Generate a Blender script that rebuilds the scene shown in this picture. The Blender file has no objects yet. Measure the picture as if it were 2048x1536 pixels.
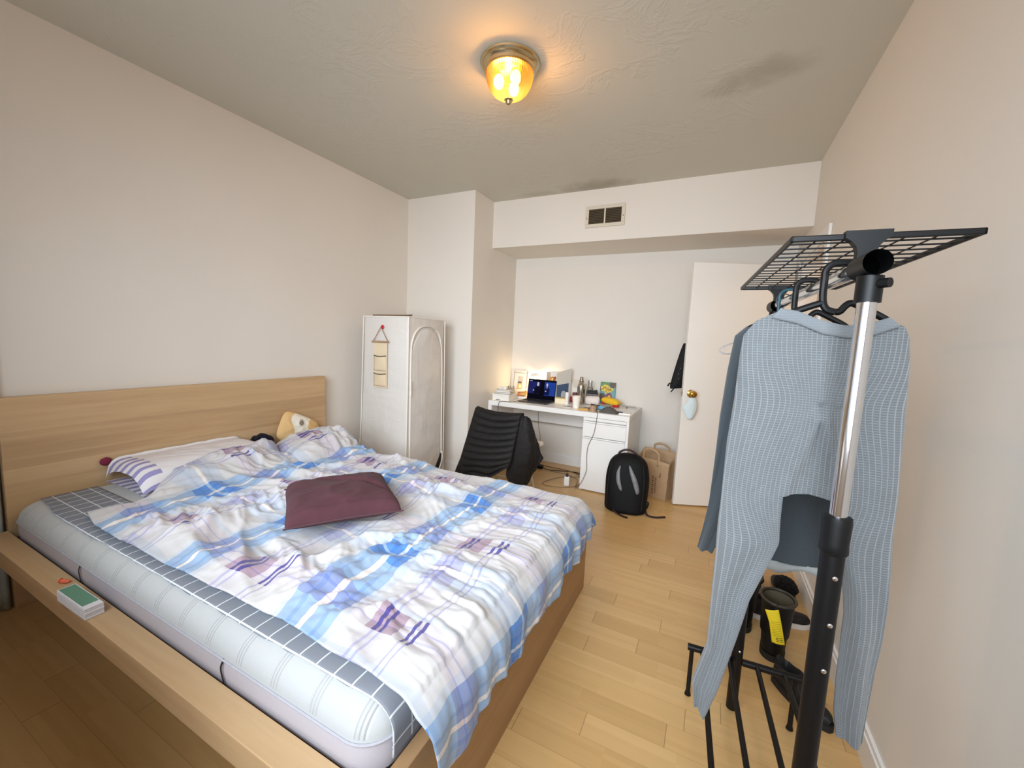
import bpy, bmesh, math, random
import numpy as np
from mathutils import Vector, Matrix, Euler
random.seed(7)
sc = bpy.context.scene
COL = sc.collection
PI = math.pi
V = Vector

# ------------------------------------------------------------------ materials
def hexc(r, g, b):
    def f(c):
        c /= 255.0
        return c / 12.92 if c <= 0.04045 else ((c + 0.055) / 1.055) ** 2.4
    return (f(r), f(g), f(b), 1.0)

class NT:
    def __init__(s, name):
        s.m = bpy.data.materials.new(name); s.m.use_nodes = True
        s.t = s.m.node_tree; s.t.nodes.clear()
        s.out = s.n('ShaderNodeOutputMaterial')
    def n(s, typ, **kw):
        nd = s.t.nodes.new(typ)
        for k, v in kw.items(): setattr(nd, k, v)
        return nd
    def l(s, a, b): s.t.links.new(a, b)
    def math(s, op, a, b=None, c=None):
        nd = s.n('ShaderNodeMath', operation=op)
        for i, x in enumerate((a, b, c)):
            if x is None: continue
            if isinstance(x, (int, float)): nd.inputs[i].default_value = x
            else: s.l(x, nd.inputs[i])
        return nd.outputs[0]
    def mix(s, fac, a, b, blend='MIX'):
        nd = s.n('ShaderNodeMix', data_type='RGBA', blend_type=blend)
        for i, x in ((0, fac), (6, a), (7, b)):
            if isinstance(x, (int, float)): nd.inputs[i].default_value = x
            elif isinstance(x, tuple): nd.inputs[i].default_value = x
            else: s.l(x, nd.inputs[i])
        return nd.outputs[2]
    def ramp(s, fac, stops, interp='LINEAR'):
        nd = s.n('ShaderNodeValToRGB'); cr = nd.color_ramp; cr.interpolation = interp
        while len(cr.elements) < len(stops): cr.elements.new(0.5)
        for e, (p, c) in zip(cr.elements, stops):
            e.position = p; e.color = c if len(c) == 4 else (*c, 1)
        s.l(fac, nd.inputs[0]); return nd.outputs[0]
    def noise(s, vec, scale, detail=3, rough=0.55, dist=0.0):
        nd = s.n('ShaderNodeTexNoise'); nd.inputs['Scale'].default_value = scale
        nd.inputs['Detail'].default_value = detail; nd.inputs['Roughness'].default_value = rough
        nd.inputs['Distortion'].default_value = dist
        if vec is not None: s.l(vec, nd.inputs['Vector'])
        return nd.outputs['Fac']
    def obj(s): return s.n('ShaderNodeTexCoord').outputs['Object']
    def geo(s): return s.n('ShaderNodeNewGeometry').outputs['Position']
    def uv(s): return s.n('ShaderNodeUVMap').outputs['UV']
    def sep(s, v):
        nd = s.n('ShaderNodeSeparateXYZ'); s.l(v, nd.inputs[0]); return nd.outputs
    def mapv(s, v, scale=(1, 1, 1), loc=(0, 0, 0), rot=(0, 0, 0)):
        nd = s.n('ShaderNodeMapping'); s.l(v, nd.inputs['Vector'])
        nd.inputs['Scale'].default_value = scale; nd.inputs['Location'].default_value = loc
        nd.inputs['Rotation'].default_value = rot
        return nd.outputs[0]
    def bsdf(s, color, rough=0.6, metal=0.0, spec=0.5, bump=None, bstr=0.3, bdist=0.01, sheen=0.0, trans=0.0, emit=None, estr=0.0, alpha=1.0, coat=0.0, subs=0.0):
        b = s.n('ShaderNodeBsdfPrincipled')
        if isinstance(color, tuple): b.inputs['Base Color'].default_value = color
        else: s.l(color, b.inputs['Base Color'])
        if isinstance(rough, (int, float)): b.inputs['Roughness'].default_value = rough
        else: s.l(rough, b.inputs['Roughness'])
        b.inputs['Metallic'].default_value = metal
        b.inputs['Specular IOR Level'].default_value = spec
        b.inputs['Sheen Weight'].default_value = sheen
        b.inputs['Transmission Weight'].default_value = trans
        b.inputs['Alpha'].default_value = alpha
        b.inputs['Coat Weight'].default_value = coat
        if emit: b.inputs['Emission Color'].default_value = emit; b.inputs['Emission Strength'].default_value = estr
        if bump is not None:
            bp = s.n('ShaderNodeBump'); bp.inputs['Strength'].default_value = bstr; bp.inputs['Distance'].default_value = bdist
            s.l(bump, bp.inputs['Height']); s.l(bp.outputs[0], b.inputs['Normal'])
        s.l(b.outputs[0], s.out.inputs[0]); return b

_plain = {}
def plain(name, rgb, rough=0.55, metal=0.0, spec=0.5, tex=0.0, scale=60, bump=0.0, **kw):
    """solid colour with a faint procedural variation"""
    if name in _plain: return _plain[name]
    t = NT(name); c = hexc(*rgb)
    nz = t.noise(t.obj(), scale, 3)
    k = 0.10 if tex == 0 else tex
    col = t.mix(nz, tuple(x * (1 - k) for x in c[:3]) + (1,), tuple(min(1, x * (1 + k)) for x in c[:3]) + (1,))
    t.bsdf(col, rough, metal, spec, bump=nz if bump else None, bstr=bump, bdist=0.004, **kw)
    _plain[name] = t.m; return t.m

def wall_mat(name, rgb, bump=0.08, stains=None, plaster=False):
    t = NT(name); p = t.geo(); c = hexc(*rgb)
    nz = t.noise(p, 1.3, 4); fine = t.noise(p, 90, 3)
    col = t.mix(nz, tuple(x * .96 for x in c[:3]) + (1,), tuple(min(1, x * 1.03) for x in c[:3]) + (1,))
    if stains:
        for (x, y, z, r, rx, a, sc_) in stains:
            v = t.mapv(p, scale=(1 / rx, 1 / r, 1 / r), loc=(-x / rx, -y / r, -z / r))
            wob = t.n('ShaderNodeVectorMath', operation='LENGTH'); t.l(v, wob.inputs[0])
            d = t.math('ADD', wob.outputs['Value'], t.math('MULTIPLY', t.math('SUBTRACT', t.noise(p, 9, 4), .5), 1.1))
            f = t.math('MULTIPLY', t.math('SMOOTHSTEP', t.math('SUBTRACT', 1.15, d), 0.0, 0.9), a) if False else None
            mr = t.n('ShaderNodeMapRange', interpolation_type='SMOOTHSTEP'); t.l(d, mr.inputs[0])
            mr.inputs[1].default_value = 1.1; mr.inputs[2].default_value = 0.1; mr.inputs[3].default_value = 0; mr.inputs[4].default_value = a
            col = t.mix(mr.outputs[0], col, hexc(*sc_))
    h = fine; bs = bump; bd = 0.003
    if plaster:
        w = t.noise(p, 3.5, 5, .6, 2.2)
        rg = t.math('ABSOLUTE', t.math('SUBTRACT', w, .5))
        rg = t.math('SUBTRACT', 1.0, t.math('MINIMUM', t.math('MULTIPLY', rg, 16.0), 1.0))
        h = t.math('ADD', t.math('MULTIPLY', rg, t.math('GREATER_THAN', t.noise(p, 1.6, 2), .5)), t.math('MULTIPLY', fine, .25)); bs = .22; bd = .006
    t.bsdf(col, 0.75, spec=0.25, bump=h, bstr=bs, bdist=bd)
    return t.m

M_WALL = wall_mat('wall_paint', (230, 223, 213))
M_CEIL = wall_mat('ceiling_plaster', (209, 205, 192), stains=[(1.83, 3.56, 2.7, .16, .42, .42, (120, 108, 88)), (3.0, 2.42, 2.7, .13, .22, .36, (135, 122, 100)), (2.82, 2.5, 2.7, .1, .2, .3, (150, 138, 115)), (1.3, 3.57, 2.7, .08, .3, .25, (150, 138, 115))], plaster=True)
M_TRIM = plain('trim_paint', (235, 232, 228), .4, tex=.02)
M_DOOR = plain('door_paint', (238, 234, 226), .45, tex=.02)
M_WHITE = plain('white_laminate', (238, 235, 230), .35, tex=.015)
M_HALL = plain('hall_paint', (235, 215, 180), .8, tex=.03)

def floor_mat():
    t = NT('bamboo_floor'); p = t.geo(); s = t.sep(p)
    x, y = s[0], s[1]
    pw, pl = 0.096, 0.92
    row = t.math('FLOOR', t.math('DIVIDE', y, pw))
    wn = t.n('ShaderNodeTexWhiteNoise', noise_dimensions='1D'); t.l(row, wn.inputs['W'])
    xs = t.math('DIVIDE', t.math('ADD', x, t.math('MULTIPLY', wn.outputs['Value'], 3.7)), pl)
    pid = t.n('ShaderNodeCombineXYZ'); t.l(row, pid.inputs[0]); t.l(t.math('FLOOR', xs), pid.inputs[1])
    w2 = t.n('ShaderNodeTexWhiteNoise', noise_dimensions='2D'); t.l(pid.outputs[0], w2.inputs['Vector'])
    base = t.ramp(w2.outputs['Value'], [(0, hexc(198, 160, 104)), (.35, hexc(211, 172, 115)), (.7, hexc(218, 181, 124)), (1, hexc(206, 165, 108))])
    strip = t.math('FLOOR', t.math('DIVIDE', y, pw / 5))
    sid = t.n('ShaderNodeCombineXYZ'); t.l(strip, sid.inputs[0]); t.l(t.math('FLOOR', t.math('MULTIPLY', xs, 3.0)), sid.inputs[1])
    w3 = t.n('ShaderNodeTexWhiteNoise', noise_dimensions='2D'); t.l(sid.outputs[0], w3.inputs['Vector'])
    base = t.mix(t.math('MULTIPLY', w3.outputs['Value'], .28), base, hexc(176, 132, 78))
    gr = t.noise(t.mapv(p, scale=(3, 70, 1)), 1.0, 4)
    base = t.mix(t.math('MULTIPLY', gr, .30), base, hexc(222, 184, 128))
    fy = t.math('FRACT', t.math('DIVIDE', y, pw)); fx = t.math('FRACT', xs)
    ly = t.math('LESS_THAN', fy, .022); lx = t.math('LESS_THAN', fx, .0035)
    ln = t.math('MAXIMUM', t.math('MULTIPLY', ly, .28), t.math('MULTIPLY', lx, .5))
    base = t.mix(ln, base, hexc(120, 84, 46))
    t.bsdf(base, t.math('ADD', .27, t.math('MULTIPLY', gr, .14)), spec=.5, bump=t.math('SUBTRACT', 1.0, ln), bstr=.15, bdist=.002)
    return t.m
M_FLOOR = floor_mat()

def wood_mat(name, axis, cs, seams=True):
    t = NT(name); p = t.geo(); s = t.sep(p)
    sca = [22, 22, 22]; sca[axis] = 1.1
    g1 = t.noise(t.mapv(p, scale=tuple(sca)), 1.0, 5, .6, .4)
    g2 = t.noise(t.mapv(p, scale=tuple(v * 6 for v in sca)), 1.0, 3)
    band = t.n('ShaderNodeTexWhiteNoise', noise_dimensions='1D')
    src = s[2] if axis != 2 else s[1]
    t.l(t.math('FLOOR', t.math('DIVIDE', t.math('ADD', src, .02), .17)), band.inputs['W'])
    f = t.math('ADD', t.math('MULTIPLY', g1, .75), t.math('MULTIPLY', t.math('SUBTRACT', band.outputs['Value'], .5), .22 if seams else 0.0))
    col = t.ramp(f, [(0.12, hexc(*cs[0])), (.42, hexc(*cs[1])), (.75, hexc(*cs[2]))])
    col = t.mix(t.math('MULTIPLY', g2, .22), col, hexc(*cs[0]))
    kn = t.n('ShaderNodeTexVoronoi'); kn.inputs['Scale'].default_value = 1.0
    ks = [5.0] * 3; ks[axis] = 1.6; t.l(t.mapv(p, scale=tuple(ks)), kn.inputs['Vector'])
    mr = t.n('ShaderNodeMapRange'); t.l(kn.outputs['Distance'], mr.inputs[0]); mr.inputs[1].default_value = .09; mr.inputs[2].default_value = .02; mr.inputs[3].default_value = 0; mr.inputs[4].default_value = .45
    col = t.mix(mr.outputs[0], col, hexc(120, 84, 48))
    t.bsdf(col, .48, spec=.35, bump=g2, bstr=.06, bdist=.002)
    return t.m
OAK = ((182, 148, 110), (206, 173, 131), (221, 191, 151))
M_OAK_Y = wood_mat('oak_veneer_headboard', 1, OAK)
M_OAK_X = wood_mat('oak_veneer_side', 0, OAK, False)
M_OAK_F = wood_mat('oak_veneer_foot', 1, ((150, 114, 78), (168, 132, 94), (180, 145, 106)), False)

M_BLACK = plain('black_plastic', (12, 12, 13), .45, spec=.3, tex=.1)
M_BLACKM = plain('black_powder_metal', (11, 10, 11), .42, spec=.3, tex=.1)
M_CHROME = plain('chrome_tube', (225, 225, 228), .12, metal=1.0, tex=.01)
M_STEEL = plain('brushed_steel', (190, 182, 170), .2, metal=1.0, tex=.04)
M_BRASS = plain('antique_brass', (190, 150, 72), .25, metal=1.0, tex=.05)
M_NICKEL = plain('satin_nickel', (205, 188, 150), .22, metal=1.0, tex=.03)

# ------------------------------------------------------------------ numeric noise
def _hash(ix, iy, seed):
    n = (ix * 374761393 + iy * 668265263 + seed * 1274126177) & 0x7fffffff
    n = ((n ^ (n >> 13)) * 1274126177) & 0x7fffffff
    return ((n ^ (n >> 16)) & 0xffff) / 65535.0
def pn(x, y, seed=0):
    x = np.asarray(x, float); y = np.asarray(y, float)
    xi = np.floor(x).astype(np.int64); yi = np.floor(y).astype(np.int64)
    fx, fy = x - xi, y - yi
    u = fx * fx * fx * (fx * (fx * 6 - 15) + 10); v = fy * fy * fy * (fy * (fy * 6 - 15) + 10)
    def g(ax, ay, dx, dy):
        a = _hash(ax, ay, seed) * 2 * PI
        return np.cos(a) * dx + np.sin(a) * dy
    a = g(xi, yi, fx, fy); b = g(xi + 1, yi, fx - 1, fy); c = g(xi, yi + 1, fx, fy - 1); d = g(xi + 1, yi + 1, fx - 1, fy - 1)
    return (a * (1 - u) + b * u) * (1 - v) + (c * (1 - u) + d * u) * v
def ridge(x, y, seed, sharp=1.6):
    return np.clip(1 - np.abs(pn(x, y, seed)) * 2.2, 0, 1) ** sharp

def interp(ps, t):
    """point along a polyline at fraction t of its length"""
    ps = [np.array(p, float) for p in ps]
    L = [0]
    for a, b in zip(ps, ps[1:]): L.append(L[-1] + np.linalg.norm(b - a))
    d = t * L[-1]
    for i in range(len(ps) - 1):
        if d <= L[i + 1] or i == len(ps) - 2:
            k = (d - L[i]) / max(L[i + 1] - L[i], 1e-9)
            return ps[i] * (1 - k) + ps[i + 1] * k
def smooth_path(ps, n):
    """Catmull-Rom through points"""
    P = [V(p) for p in ps]; P = [P[0] * 2 - P[1]] + P + [P[-1] * 2 - P[-2]]
    out = []
    segs = len(P) - 3
    for i in range(segs):
        a, b, c, d = P[i:i + 4]
        m = max(2, n // segs)
        for k in range(m):
            t = k / m
            out.append(0.5 * ((2 * b) + (c - a) * t + (2 * a - 5 * b + 4 * c - d) * t * t + (3 * b - a - 3 * c + d) * t ** 3))
    out.append(P[-2].copy()); return out

# ------------------------------------------------------------------ mesh builder
ROOTM = {}
class MB:
    def __init__(s): s.v = []; s.f = []; s.mi = []; s.uv = {}; s.cur = 0
    def _add(s, vs, fs, uvs=None):
        b = len(s.v); s.v.extend(V(x) for x in vs)
        for k, f in enumerate(fs):
            if uvs is not None: s.uv[len(s.f)] = [uvs[i] for i in f]
            s.f.append([b + i for i in f]); s.mi.append(s.cur)
        return s
    def box(s, lo, hi, bev=0.0, seg=2, rot=None, piv=None):
        bm = bmesh.new(); bmesh.ops.create_cube(bm, size=1)
        lo, hi = V(lo), V(hi)
        for v in bm.verts: v.co = V(((lo[i] + hi[i]) / 2 + v.co[i] * (hi[i] - lo[i])) for i in range(3))
        if bev > 0: bmesh.ops.bevel(bm, geom=bm.edges[:], offset=bev, segments=seg, affect='EDGES', profile=.5)
        return s.bm(bm, rot, piv if piv is not None else (lo + hi) / 2)
    def bm(s, bm, rot=None, piv=None):
        bm.verts.index_update()
        vs = [v.co.copy() for v in bm.verts]
        if rot is not None:
            R = Euler(rot).to_matrix(); piv = V(piv); vs = [R @ (v - piv) + piv for v in vs]
        fs = [[v.index for v in f.verts] for f in bm.faces]; bm.free()
        return s._add(vs, fs)
    def tube(s, pts, r, n=10, closed=False, cap=True, flat=None):
        P = [V(p) for p in pts]; m = len(P)
        rr = r if hasattr(r, '__len__') else [r] * m
        T = []
        for i in range(m):
            a = P[(i - 1) % m] if (closed or i > 0) else P[i]; b = P[(i + 1) % m] if (closed or i < m - 1) else P[i]
            T.append((b - a).normalized())
        up = V((0, 0, 1)) if abs(T[0].z) < .9 else V((0, 1, 0))
        N = (up - T[0] * up.dot(T[0])).normalized(); vs = []
        for i in range(m):
            N = (N - T[i] * N.dot(T[i])).normalized(); B = T[i].cross(N)
            for k in range(n):
                a = 2 * PI * k / n
                ca, sa = math.cos(a), math.sin(a)
                if flat: vs.append(P[i] + N * ca * rr[i] * flat + B * sa * rr[i])
                else: vs.append(P[i] + (N * ca + B * sa) * rr[i])
        fs = []
        for i in range(m if closed else m - 1):
            j = (i + 1) % m
            for k in range(n):
                q = (k + 1) % n; fs.append([i * n + k, i * n + q, j * n + q, j * n + k][::-1])
        if cap and not closed: fs.append([k for k in range(n)]); fs.append([(m - 1) * n + k for k in range(n)][::-1])
        return s._add(vs, fs)
    def lathe(s, prof, c=(0, 0, 0), n=32, axis=None, scallop=None):
        c = V(c); vs = []; m = len(prof)
        R = V((0, 0, 1)).rotation_difference(V(axis)).to_matrix() if axis is not None else Matrix.Identity(3)
        for (r, z) in prof:
            for k in range(n):
                a = 2 * PI * k / n; q = r * (1 + (scallop[1] * (1 if k % 2 else -1) if scallop else 0))
                vs.append(c + R @ V((q * math.cos(a), q * math.sin(a), z)))
        fs = []
        for i in range(m - 1):
            for k in range(n):
                q = (k + 1) % n; fs.append([i * n + k, i * n + q, (i + 1) * n + q, (i + 1) * n + k])
        if prof[0][0] > 1e-6: fs.append([k for k in range(n)][::-1])
        if prof[-1][0] > 1e-6: fs.append([(m - 1) * n + k for k in range(n)])
        return s._add(vs, fs)
    def ell(s, c, r, n=20, m=12):
        prof = [(max(1e-7, math.sin(PI * i / m)), -math.cos(PI * i / m)) for i in range(m + 1)]
        b = len(s.v); s.lathe(prof, n=n); c = V(c)
        rr = V(r) if hasattr(r, '__len__') else V((r, r, r))
        for i in range(b, len(s.v)): v = s.v[i]; s.v[i] = V((c.x + v.x * rr.x, c.y + v.y * rr.y, c.z + v.z * rr.z))
        return s
    def grid(s, P, uv=None, wrap=False, flip=False):
        """P: array nu x nv x 3"""
        nu, nv = P.shape[:2]; vs = [V(P[i, j]) for i in range(nu) for j in range(nv)]
        uvs = [tuple(uv[i, j]) for i in range(nu) for j in range(nv)] if uv is not None else None
        fs = []
        for i in range(nu - 1):
            for j in range(nv if wrap else nv - 1):
                q = (j + 1) % nv; f = [i * nv + j, (i + 1) * nv + j, (i + 1) * nv + q, i * nv + q]
                fs.append(f[::-1] if flip else f)
        return s._add(vs, fs, uvs)
    def prism(s, poly, d0, d1, axis=2):
        """2-D polygon extruded along axis between d0 and d1"""
        def mk(p, d):
            q = [0, 0, 0]; o = [i for i in range(3) if i != axis]; q[o[0]], q[o[1]] = p; q[axis] = d; return q
        n = len(poly); vs = [mk(p, d0) for p in poly] + [mk(p, d1) for p in poly]
        fs = [list(range(n))[::-1], [n + i for i in range(n)]] + [[i, (i + 1) % n, n + (i + 1) % n, n + i] for i in range(n)]
        return s._add(vs, fs)
    def rot(s, e, piv, b=0):
        R = Euler(e).to_matrix(); piv = V(piv)
        for i in range(b, len(s.v)): s.v[i] = R @ (s.v[i] - piv) + piv
        return s
    def build(s, name, mat, parent=None, smooth=True, local=False, loc=None, fix=True, angle=35):
        me = bpy.data.meshes.new(name)
        vs = s.v
        o = bpy.data.objects.new(name, me); COL.objects.link(o)
        if parent is not None:
            o.parent = parent
            if not local:
                inv = ROOTM[parent.name].inverted(); vs = [inv @ v for v in vs]
            ROOTM[o.name] = ROOTM[parent.name].copy()
        else:
            if loc is None and vs:
                xs = [v.x for v in vs]; ys = [v.y for v in vs]
                loc = ((min(xs) + max(xs)) / 2, (min(ys) + max(ys)) / 2, min(v.z for v in vs))
            L = V(loc or (0, 0, 0)); o.location = L; vs = [v - L for v in vs]
            ROOTM[o.name] = Matrix.Translation(L)
        me.from_pydata([tuple(v) for v in vs], [], s.f)
        for m in (mat if isinstance(mat, (list, tuple)) else [mat]): me.materials.append(m)
        for p, i in zip(me.polygons, s.mi): p.material_index = i
        if s.uv:
            ul = me.uv_layers.new(name='UVMap')
            for p in me.polygons:
                u = s.uv.get(p.index)
                if u:
                    for li, c in zip(p.loop_indices, u): ul.data[li].uv = c
        if fix:
            bm = bmesh.new(); bm.from_mesh(me); bmesh.ops.recalc_face_normals(bm, faces=bm.faces[:]); bm.to_mesh(me); bm.free()
        if smooth:
            for p in me.polygons: p.use_smooth = True
            try: me.set_sharp_from_angle(angle=math.radians(angle))
            except Exception: pass
        me.update(); return o

def thing(name, label, cat, loc=(0, 0, 0), rz=0.0, group=None):
    o = bpy.data.objects.new(name, None); COL.objects.link(o)
    o.location = loc; o.rotation_euler = (0, 0, rz); o.empty_display_size = .05
    ROOTM[o.name] = Matrix.Translation(V(loc)) @ Matrix.Rotation(rz, 4, 'Z')
    return tag(o, label, cat, group)
def tag(o, label, cat, group=None):
    o['label'] = label; o['category'] = cat
    if group: o['group'] = group
    return o
def struct(o): o['kind'] = 'structure'; return o
def solid(o, t, off=0.0):
    m = o.modifiers.new('Solidify', 'SOLIDIFY'); m.thickness = t; m.offset = off; return o
def subs(o, n=1):
    m = o.modifiers.new('Subsurf', 'SUBSURF'); m.levels = n; m.render_levels = n; return o
def copy_thing(root, loc, rz, label):
    r = root.copy(); COL.objects.link(r); r.location = loc; r.rotation_euler = (0, 0, rz); r['label'] = label
    ROOTM[r.name] = Matrix.Translation(V(loc)) @ Matrix.Rotation(rz, 4, 'Z')
    for ch in list(root.children):
        c = ch.copy(); COL.objects.link(c); c.parent = r
        for g in list(ch.children):
            d = g.copy(); COL.objects.link(d); d.parent = c
    return r

# ------------------------------------------------------------------ the room
H = 2.70; W = 3.436; YB = 3.286; XB = 0.789; YK = 3.636; ZK = 2.255; YD = 4.195; YF = -0.42
struct(MB().box((-.12, YF - .12, -.08), (W + 1.3, YD + .12, 0)).build('floor', M_FLOOR, smooth=False))
struct(MB().box((-.12, YF - .12, H), (W + .12, YD + .12, H + .08)).build('ceiling', M_CEIL, smooth=False))
struct(MB().box((-.12, YF - .12, 0), (0, YD + .12, H)).build('wall_left', M_WALL, smooth=False))
struct(MB().box((0, YB, 0), (XB, YD + .12, H)).build('wall_alcove', M_WALL, smooth=False))
struct(MB().box((XB, YD, 0), (W + .12, YD + .12, H)).build('wall_back', M_WALL, smooth=False))
struct(MB().box((XB, YK, ZK), (W, YD, H)).build('wall_soffit', M_WALL, smooth=False))
DY0, DY1, DZ = 3.12, 3.935, 2.05
m = MB(); m.box((W, YF - .12, 0), (W + .12, DY0, H)); m.box((W, DY1, 0), (W + .12, YD, H)); m.box((W, DY0, DZ), (W + .12, DY1, H))
struct(m.build('wall_right', M_WALL, smooth=False))
# hallway beyond the doorway
m = MB(); m.box((W + 1.2, 2.4, 0), (W + 1.3, YD + .12, H)); m.box((W + .12, 2.3, 0), (W + 1.3, 2.4, H)); m.box((W + .12, 2.3, H - .2), (W + 1.3, YD + .12, H - .1)); m.box((W + .12, YD, 0), (W + 1.3, YD + .12, H))
struct(m.build('wall_hall', M_HALL, smooth=False))
# window wall behind the camera
WX0, WX1, WZ0, WZ1 = 1.05, 3.34, 0.90, 2.4
m = MB(); m.box((0, YF - .12, 0), (WX0, YF, H)); m.box((WX1, YF - .12, 0), (W, YF, H)); m.box((WX0, YF - .12, 0), (WX1, YF, WZ0)); m.box((WX0, YF - .12, WZ1), (WX1, YF, H))
struct(m.build('wall_front', M_WALL, smooth=False))
struct(MB().box((0, YF, 0), (1.95, .10, .83)).build('wall_added_shade', M_WALL, smooth=False))  # unseen low wall, added to block window light from the near left floor
m = MB()
for a, b in (((WX0, WZ0), (WX1, WZ0 + .05)), ((WX0, WZ1 - .05), (WX1, WZ1)), ((WX0, WZ0), (WX0 + .05, WZ1)), ((WX1 - .05, WZ0), (WX1, WZ1)), ((WX0, 1.63), (WX1, 1.67)), ((2.30, WZ0), (2.34, WZ1))):
    m.box((a[0], YF - .1, a[1]), (b[0], YF - .05, b[1]))
struct(m.build('window_1', M_TRIM, smooth=False))
# trim
def base_board(name, lo, hi, topax):
    m = MB(); m.box(lo, hi)
    return struct(m.build(name, M_TRIM, smooth=False))
m = MB()
for z0, z1, d in ((0, .095, .016), (.095, .112, .011)): m.box((W - d, YF, z0), (W - .0005, DY0 - .075, z1))
struct(m.build('baseboard_right', M_TRIM, smooth=False))
m = MB()
for z0, z1, d in ((0, .095, .016), (.095, .112, .011)): m.box((XB + .016, YD - d, z0), (W, YD - .0005, z1))
struct(m.build('baseboard_back', M_TRIM, smooth=False))
m = MB()
for z0, z1, d in ((0, .095, .016), (.095, .112, .011)):
    m.box((0, YB - d, z0), (XB + d, YB - .0005, z1)); m.box((XB + .0005, YB, z0), (XB + d, YD, z1))
struct(m.build('baseboard_alcove', M_TRIM, smooth=False))
m = MB()
for z0, z1, d in ((0, .095, .016), (.095, .112, .011)): m.box((.0005, 2.26, z0), (d, YB - .02, z1))
struct(m.build('baseboard_left', M_TRIM, smooth=False))
# door casing on the right wall
m = MB(); cw = .07
m.box((W - .018, DY0 - cw, 0), (W - .0005, DY0, DZ + cw), .004); m.box((W - .018, DY1, 0), (W - .0005, DY1 + cw, DZ + cw), .004); m.box((W - .018, DY0, DZ), (W - .0005, DY1, DZ + cw), .004)
m.box((W, DY0, 0), (W + .12, DY0 + .018, DZ)); m.box((W, DY1 - .018, 0), (W + .12, DY1, DZ)); m.box((W, DY0, DZ - .018), (W + .12, DY1, DZ))
struct(m.build('trim_1', M_TRIM, smooth=False))

# the open door (local: hinge at origin, leaf along +X)
dang = math.atan2(3.608 - 3.925, 2.672 - 3.40)
door = bpy.data.objects.new('door_1', None); COL.objects.link(door); door.location = (3.40, 3.925, .012); door.rotation_euler = (0, 0, dang); struct(door)
ROOTM[door.name] = Matrix.Translation(V((3.40, 3.925, .012))) @ Matrix.Rotation(dang, 4, 'Z')
DL = math.hypot(3.925 - 3.608, 3.40 - 2.672)
# leaf along +X; camera side is local +Y
MB().box((0, -.035, 0), (DL, 0, 2.018), .002).build('door_leaf', M_DOOR, door, local=True, smooth=False)
kx = DL - .065; kz = .957
def knob(sy, y0):
    m = MB(); pr = [(0.0001, 0), (.032, 0), (.033, .006), (.026, .011), (.012, .014), (.011, .03), (.018, .036), (.027, .045), (.0285, .056), (.024, .066), (.012, .071), (.0001, .072)]
    m.lathe(pr, (kx, y0, kz), 28, axis=(0, sy, 0)); m.build('door_knob', M_BRASS, door, local=True)
knob(1, .0005); knob(-1, -.0355)
m = MB(); m.box((DL - .0005, -.029, kz - .03), (DL + .002, -.006, kz + .03)); m.box((DL, -.023, kz - .009), (DL + .011, -.012, kz + .009), .003); m.build('latch', M_STEEL, door, local=True, smooth=False)
m = MB()
m.tube([(.004, .006, .2), (.004, .006, .3)], .007); m.tube([(.004, .006, 1.0), (.004, .006, 1.1)], .007); m.tube([(.004, .006, 1.7), (.004, .006, 1.8)], .007)
m.build('hinge', M_BRASS, door, local=True)

# ------------------------------------------------------------------ ceiling light
LX, LY = 1.845, 1.89
lt = thing('ceiling_light', 'round flush ceiling lamp with ribbed glass dome, switched on', 'lamp', (LX, LY, H))
m = MB(); m.lathe([(.0001, -.001), (.142, -.001), (.148, -.006), (.146, -.014), (.139, -.018), (.139, -.024), (.134, -.03), (.128, -.034), (.126, -.046), (.119, -.05), (.116, -.05), (.0001, -.034)], (LX, LY, H), 56)
m.build('base_ring', M_NICKEL, lt)
t = NT('ribbed_glass'); sp = t.sep(t.obj()); an = t.math('ARCTAN2', sp[1], sp[0])
rb = t.math('ADD', .5, t.math('MULTIPLY', t.math('SINE', t.math('MULTIPLY', an, 56.0)), .5))
tr = t.n('ShaderNodeBsdfTransparent'); t.l(t.mix(rb, (1, .80, .42, 1), (.62, .36, .10, 1)), tr.inputs[0])
gl = t.n('ShaderNodeBsdfGlossy'); gl.inputs['Roughness'].default_value = .12; gl.inputs[0].default_value = (1, .9, .7, 1)
tl = t.n('ShaderNodeBsdfTranslucent'); t.l(t.mix(rb, (1, .62, .20, 1), (.70, .36, .08, 1)), tl.inputs[0])
mx = t.n('ShaderNodeMixShader'); mx.inputs[0].default_value = .07; t.l(tl.outputs[0], mx.inputs[2]); t.l(tr.outputs[0], mx.inputs[1])
mx2 = t.n('ShaderNodeMixShader'); mx2.inputs[0].default_value = .10; t.l(mx.outputs[0], mx2.inputs[1]); t.l(gl.outputs[0], mx2.inputs[2])
t.l(mx2.outputs[0], t.out.inputs[0]); M_RIB = t.m
prof = [(.112, -.046), (.115, -.06), (.113, -.078), (.106, -.1), (.095, -.122), (.078, -.142), (.055, -.156), (.03, -.164), (.012, -.166)]
m = MB(); m.lathe(prof, (LX, LY, H), 112, scallop=(0, .02)); dm = m.build('glass_dome', M_RIB, lt, angle=80)
dm.data.polygons[-1].use_smooth = True
m = MB(); m.lathe([(.0001, -.164), (.021, -.166), (.023, -.172), (.014, -.177), (.016, -.183), (.011, -.192), (.0001, -.196)], (LX, LY, H), 20); m.build('finial', M_NICKEL, lt)
t = NT('bulb_glow'); e = t.n('ShaderNodeEmission'); e.inputs[0].default_value = (1, .62, .24, 1); e.inputs[1].default_value = 26; t.l(e.outputs[0], t.out.inputs[0]); M_BULB = t.m
for k in range(3):
    a = k * 2 * PI / 3 - .5
    bx, by = LX + .052 * math.cos(a), LY + .052 * math.sin(a)
    m = MB(); m.ell((bx, by, H - .092), (.026, .026, .034)); m.build('bulb', M_BULB, lt)

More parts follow.
